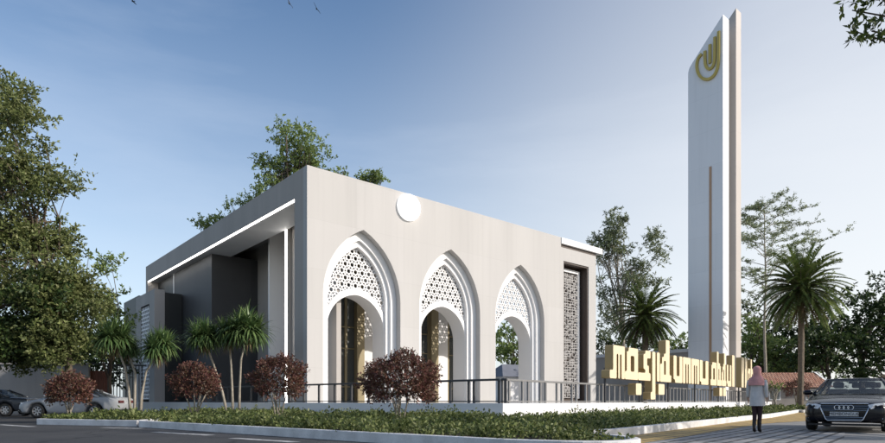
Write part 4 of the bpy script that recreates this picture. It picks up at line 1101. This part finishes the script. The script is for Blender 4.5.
    if front:
        for k in range(4):
            yc = (k - 1.5) * .095
            MB().tube([(xi + .02, yc + .062 * math.cos(2*math.pi*q/20), .635 + .062 * math.sin(2*math.pi*q/20)) for q in range(21)], .010, 6, False).build('emblem_ring', CHROME, t, smooth=True)
        pl = MB().box(xi + .005, -.31, .415, xi + .02, .31, .525).build('number_plate', PLATE, t, bevel=.006)
        cu = bpy.data.curves.new('plate_text', 'FONT'); cu.body = 'MEMBONGUE'; cu.size = .105; cu.align_x = 'CENTER'; cu.align_y = 'CENTER'; cu.extrude = .002
        to = bpy.data.objects.new('tmp', cu); col.objects.link(to)
        me = bpy.data.meshes.new_from_object(to.evaluated_get(bpy.context.evaluated_depsgraph_get())); bpy.data.objects.remove(to)
        me.materials.append(DTRIM); tx = bpy.data.objects.new('plate_text', me); col.objects.link(tx); tx.parent = pl
        tx.location = (xi + .024, 0, .47); tx.rotation_euler = (R(90), 0, R(90))
    # bumper intake lines
    for sg in (-1, 1):
        MB().tube([(hl - .02 - .25 * max(0, abs(y) - .55), sg * y, .36) for y in (.60, .70, .80)], .014, 5).build('bumper_trim', CHROME, t)
        MB().prism([(.58 * sg, .42), (.80 * sg, .44), (.80 * sg, .30), (.56 * sg, .28)], lambda a, b, d: (d - .35 * max(0, abs(a) - .58), a, b), hl - .2, hl - .02).build('air_intake', DTRIM, t)
    MB().box(hl - .35, -.80, .17, hl - .06, .80, .215).build('splitter', DTRIM, t)
    return t
heading = Vector((-math.cos(R(50.4)), -math.sin(R(50.4)), 0))
cc_ = Vector((wx(844, 15.2), 15.2, 0)) - heading * 2.55
make_car('dark blue black sedan facing us with grille and plate at the right edge', (cc_.x, cc_.y, 0.012), math.atan2(heading.y, heading.x), car_paint('midnight_paint', (0.003, 0.0035, 0.007)), front=True)
make_car('white sedan parked side on behind the leftmost red shrub', (wx(78, 28.5), 28.5, 0), R(180), car_paint('shaded_white_paint', (0.32, 0.33, 0.34)), 4.75, 1.8, 1.38)  # white paint greyed, shade is put into its colour
make_car('dark grey sedan parked behind the white sedan at the left edge', (wx(6, 31.5) - 0.9, 31.5, 0), R(184), car_paint('grey_car_paint', (0.05, 0.055, 0.065)), 4.9, 1.85, 1.42)

# ------------------------------------------------------------------ the woman, walking away from us
wm_x, wm_y = wx(757, 15.05), 15.05
hd_ = math.atan2(ER.y, ER.x)
woman = empty('person', (wm_x, wm_y, 0.012), hd_ - R(90), 'woman walking away in a pink headscarf, grey tunic, dark trousers and boots', 'person')
SKIN = mat('skin', (0.42, 0.26, 0.19), 0.6, 0.06, 8, 60, 0.05)
SCARF = mat('pink_scarf', (0.60, 0.29, 0.27), 0.85, 0.18, 9, 60, 0.4)
TUNIC = mat('grey_tunic', (0.56, 0.54, 0.53), 0.85, 0.15, 7, 60, 0.4)
TROUS = mat('dark_trousers', (0.03, 0.014, 0.018), 0.8, 0.2, 9, 60, 0.3)
BOOT = mat('boots', (0.012, 0.008, 0.008), 0.5, 0.2, 9, 60, 0.2)
def skinbody(name, joints, edges, m, parent, sub=2):
    me = bpy.data.meshes.new(name); me.from_pydata([j[:3] for j in joints], edges, [])
    o = bpy.data.objects.new(name, me); col.objects.link(o); o.parent = parent
    sk = o.modifiers.new('skin', 'SKIN'); sk.use_smooth_shade = True
    for i, j in enumerate(joints):
        r_ = j[3]; me.skin_vertices[0].data[i].radius = (r_, j[4] if len(j) > 4 else r_)
    me.skin_vertices[0].data[0].use_root = True
    s_ = o.modifiers.new('sub', 'SUBSURF'); s_.levels = sub; s_.render_levels = sub
    me.materials.append(m); return o
# local: +y is forward (away), x to her right
J = [(0, 0, .90, .13, .10), (0, .0, 1.08, .115, .085), (0, .01, 1.24, .135, .09), (0, .0, 1.37, .10, .07), (0, .0, 1.43, .05), (0, .02, 1.50, .06), (0, .025, 1.585, .082, .092), (0, .02, 1.64, .055),
     (.07, 0, .84, .078), (.055, .05, .47, .05), (.05, .02, .26, .044), (.048, .01, .10, .034), (.052, .09, .045, .03), (.055, .16, .03, .022),
     (-.07, 0, .84, .078), (-.055, .02, .47, .05), (-.045, -.07, .26, .044), (-.04, -.14, .13, .034), (-.042, -.08, .045, .03), (-.045, -.01, .03, .022),
     (.17, 0, 1.35, .05), (.215, -.03, 1.10, .038), (.225, .02, .88, .027), (.226, .035, .83, .026),
     (-.17, 0, 1.35, .05), (-.215, .02, 1.10, .038), (-.225, .09, .89, .027), (-.226, .11, .84, .026)]
Ed = [(0,1),(1,2),(2,3),(3,4),(4,5),(5,6),(6,7),(0,8),(8,9),(9,10),(10,11),(11,12),(12,13),(0,14),(14,15),(15,16),(16,17),(17,18),(18,19),(3,20),(20,21),(21,22),(22,23),(3,24),(24,25),(25,26),(26,27)]
for h, sx in ((23, 1), (27, -1)):
    bx, by, bz = J[h][:3]
    for fi, (dy, ln) in enumerate(((-.024, .062), (-.008, .074), (.008, .070), (.023, .052))):
        k = len(J)
        J += [(bx + sx * .002, by + dy, bz - .035, .0085), (bx - sx * .004, by + dy * 1.1 + .006, bz - .035 - ln * .5, .0078), (bx - sx * .014, by + dy * 1.1 + .014, bz - .035 - ln, .0065)]
        Ed += [(h, k), (k, k+1), (k+1, k+2)]
    k = len(J); J += [(bx - sx * .012, by + .032, bz - .02, .0095), (bx - sx * .018, by + .045, bz - .055, .008)]; Ed += [(h, k), (k, k+1)]
skinbody('body', J, Ed, SKIN, woman)
# face: nose and brows on the far side of the head
MB().tube([(0, .115, 1.60), (0, .132, 1.575), (0, .118, 1.562)], [.010, .013, .010], 6).build('nose', SKIN, woman, smooth=True)
def oval(z, rx, ry, cx_=0, cy=0, n_=20, wav=0, ph=0):
    return [(cx_ + (rx + wav * math.sin(5*2*math.pi*k/n_ + ph)) * math.cos(2*math.pi*k/n_), cy + (ry + wav * math.cos(4*2*math.pi*k/n_ + ph)) * math.sin(2*math.pi*k/n_), z) for k in range(n_)]
# tunic with sleeves
MB().loft([oval(.68, .185, .165, 0, .01, wav=.014), oval(.80, .175, .15, wav=.010, ph=1), oval(.93, .172, .14, wav=.005), oval(1.08, .145, .118), oval(1.22, .165, .12), oval(1.33, .175, .11), oval(1.40, .13, .09), oval(1.44, .07, .07)], False).build('tunic', TUNIC, woman, smooth=True, sub=1)
for i0 in (20, 24):
    MB().tube([J[i0][:3], Vector(J[i0][:3]).lerp(Vector(J[i0+1][:3]), .5), J[i0+1][:3], Vector(J[i0+1][:3]).lerp(Vector(J[i0+2][:3]), .6), J[i0+2][:3]], [.066, .06, .052, .046, .042], 10).build('sleeve', TUNIC, woman, smooth=True, sub=1)
for i0 in (8, 14):
    pts = [Vector(J[i0+k][:3]) for k in range(4)]
    MB().tube([pts[0] + Vector((0, 0, .03)), pts[0].lerp(pts[1], .5), pts[1], pts[1].lerp(pts[2], .6), pts[2]], [.088, .074, .06, .054, .052], 12).build('trouser_leg', TROUS, woman, smooth=True, sub=1)
    b1 = Vector(J[i0+2][:3]); b2 = Vector(J[i0+3][:3]); b3 = Vector(J[i0+4][:3]); b4 = Vector(J[i0+5][:3])
    MB().tube([b1 + Vector((0, 0, .08)), b1, b2 + Vector((0, 0, .03)), b2 + Vector((0, .01, -.03)), b3, b4 + Vector((0, .03, 0))], [.058, .054, .046, .046, .042, .022], 10).build('boot', BOOT, woman, smooth=True, sub=1)
# headscarf: hood and draped cape with folds
MB().loft([oval(1.20, .21, .155, 0, -.015, 24, .016), oval(1.28, .215, .15, 0, -.01, 24, .012, .6), oval(1.36, .19, .13, 0, 0, 24, .008, 1), oval(1.42, .125, .105, 0, .005, 24, .004), oval(1.47, .092, .098, 0, .01, 24), oval(1.53, .096, .108, 0, .012, 24), oval(1.60, .104, .116, 0, .012, 24), oval(1.655, .088, .098, 0, .01, 24), oval(1.69, .05, .055, 0, .008, 24), oval(1.70, .01, .01, 0, .008, 24)], False).build('headscarf', SCARF, woman, smooth=True, sub=1)

# ------------------------------------------------------------------ birds
BIRD = mat('bird_feathers', (0.012, 0.013, 0.015), 0.7, 0.2, 8, 60, 0.2)
def bird(label, px, py, Y, roll, yaw, span=1.0):
    o = empty('bird', (wx(px, Y), Y, wz(py, Y)), 0, label, 'bird', 'birds gliding high in the sky'); o.rotation_euler = (R(roll[0]), R(roll[1]), R(yaw))
    bd = MB().loft([[(r0 * math.cos(2*math.pi*k/8), y, r0 * math.sin(2*math.pi*k/8)) for k in range(8)] for y, r0 in ((-.26, .01), (-.18, .04), (0, .07), (.15, .055), (.22, .045), (.30, .012))]); bd.build('body', BIRD, o, smooth=True)
    for sg in (-1, 1):
        pl = [(sg*.04, .12), (sg*.28, .17), (sg*.55, .05), (sg*.62, -.06), (sg*.40, -.03), (sg*.2, -.10), (sg*.04, -.12)]
        MB().prism(pl, lambda a, b, d: (a, b, d + abs(a) * .28 - (abs(a) - .3) * .3 * (abs(a) > .3)), 0, .012).build('wing', BIRD, o)
    MB().prism([(-.03, -.2), (.03, -.2), (.07, -.42), (-.07, -.42)], lambda a, b, d: (a, b, d), 0, .01).build('tail', BIRD, o)
    return o
bird('small dark bird gliding near the top edge, right of the other birds', 316.5, 8.5, 62, (25, 52), 30)
bird('small dark bird at the top edge, middle one of three', 289.5, 3.6, 66, (30, 58), 15)
bird('tiny dark bird at the very top edge, leftmost of three', 133, 1.2, 85, (10, 20), 70)
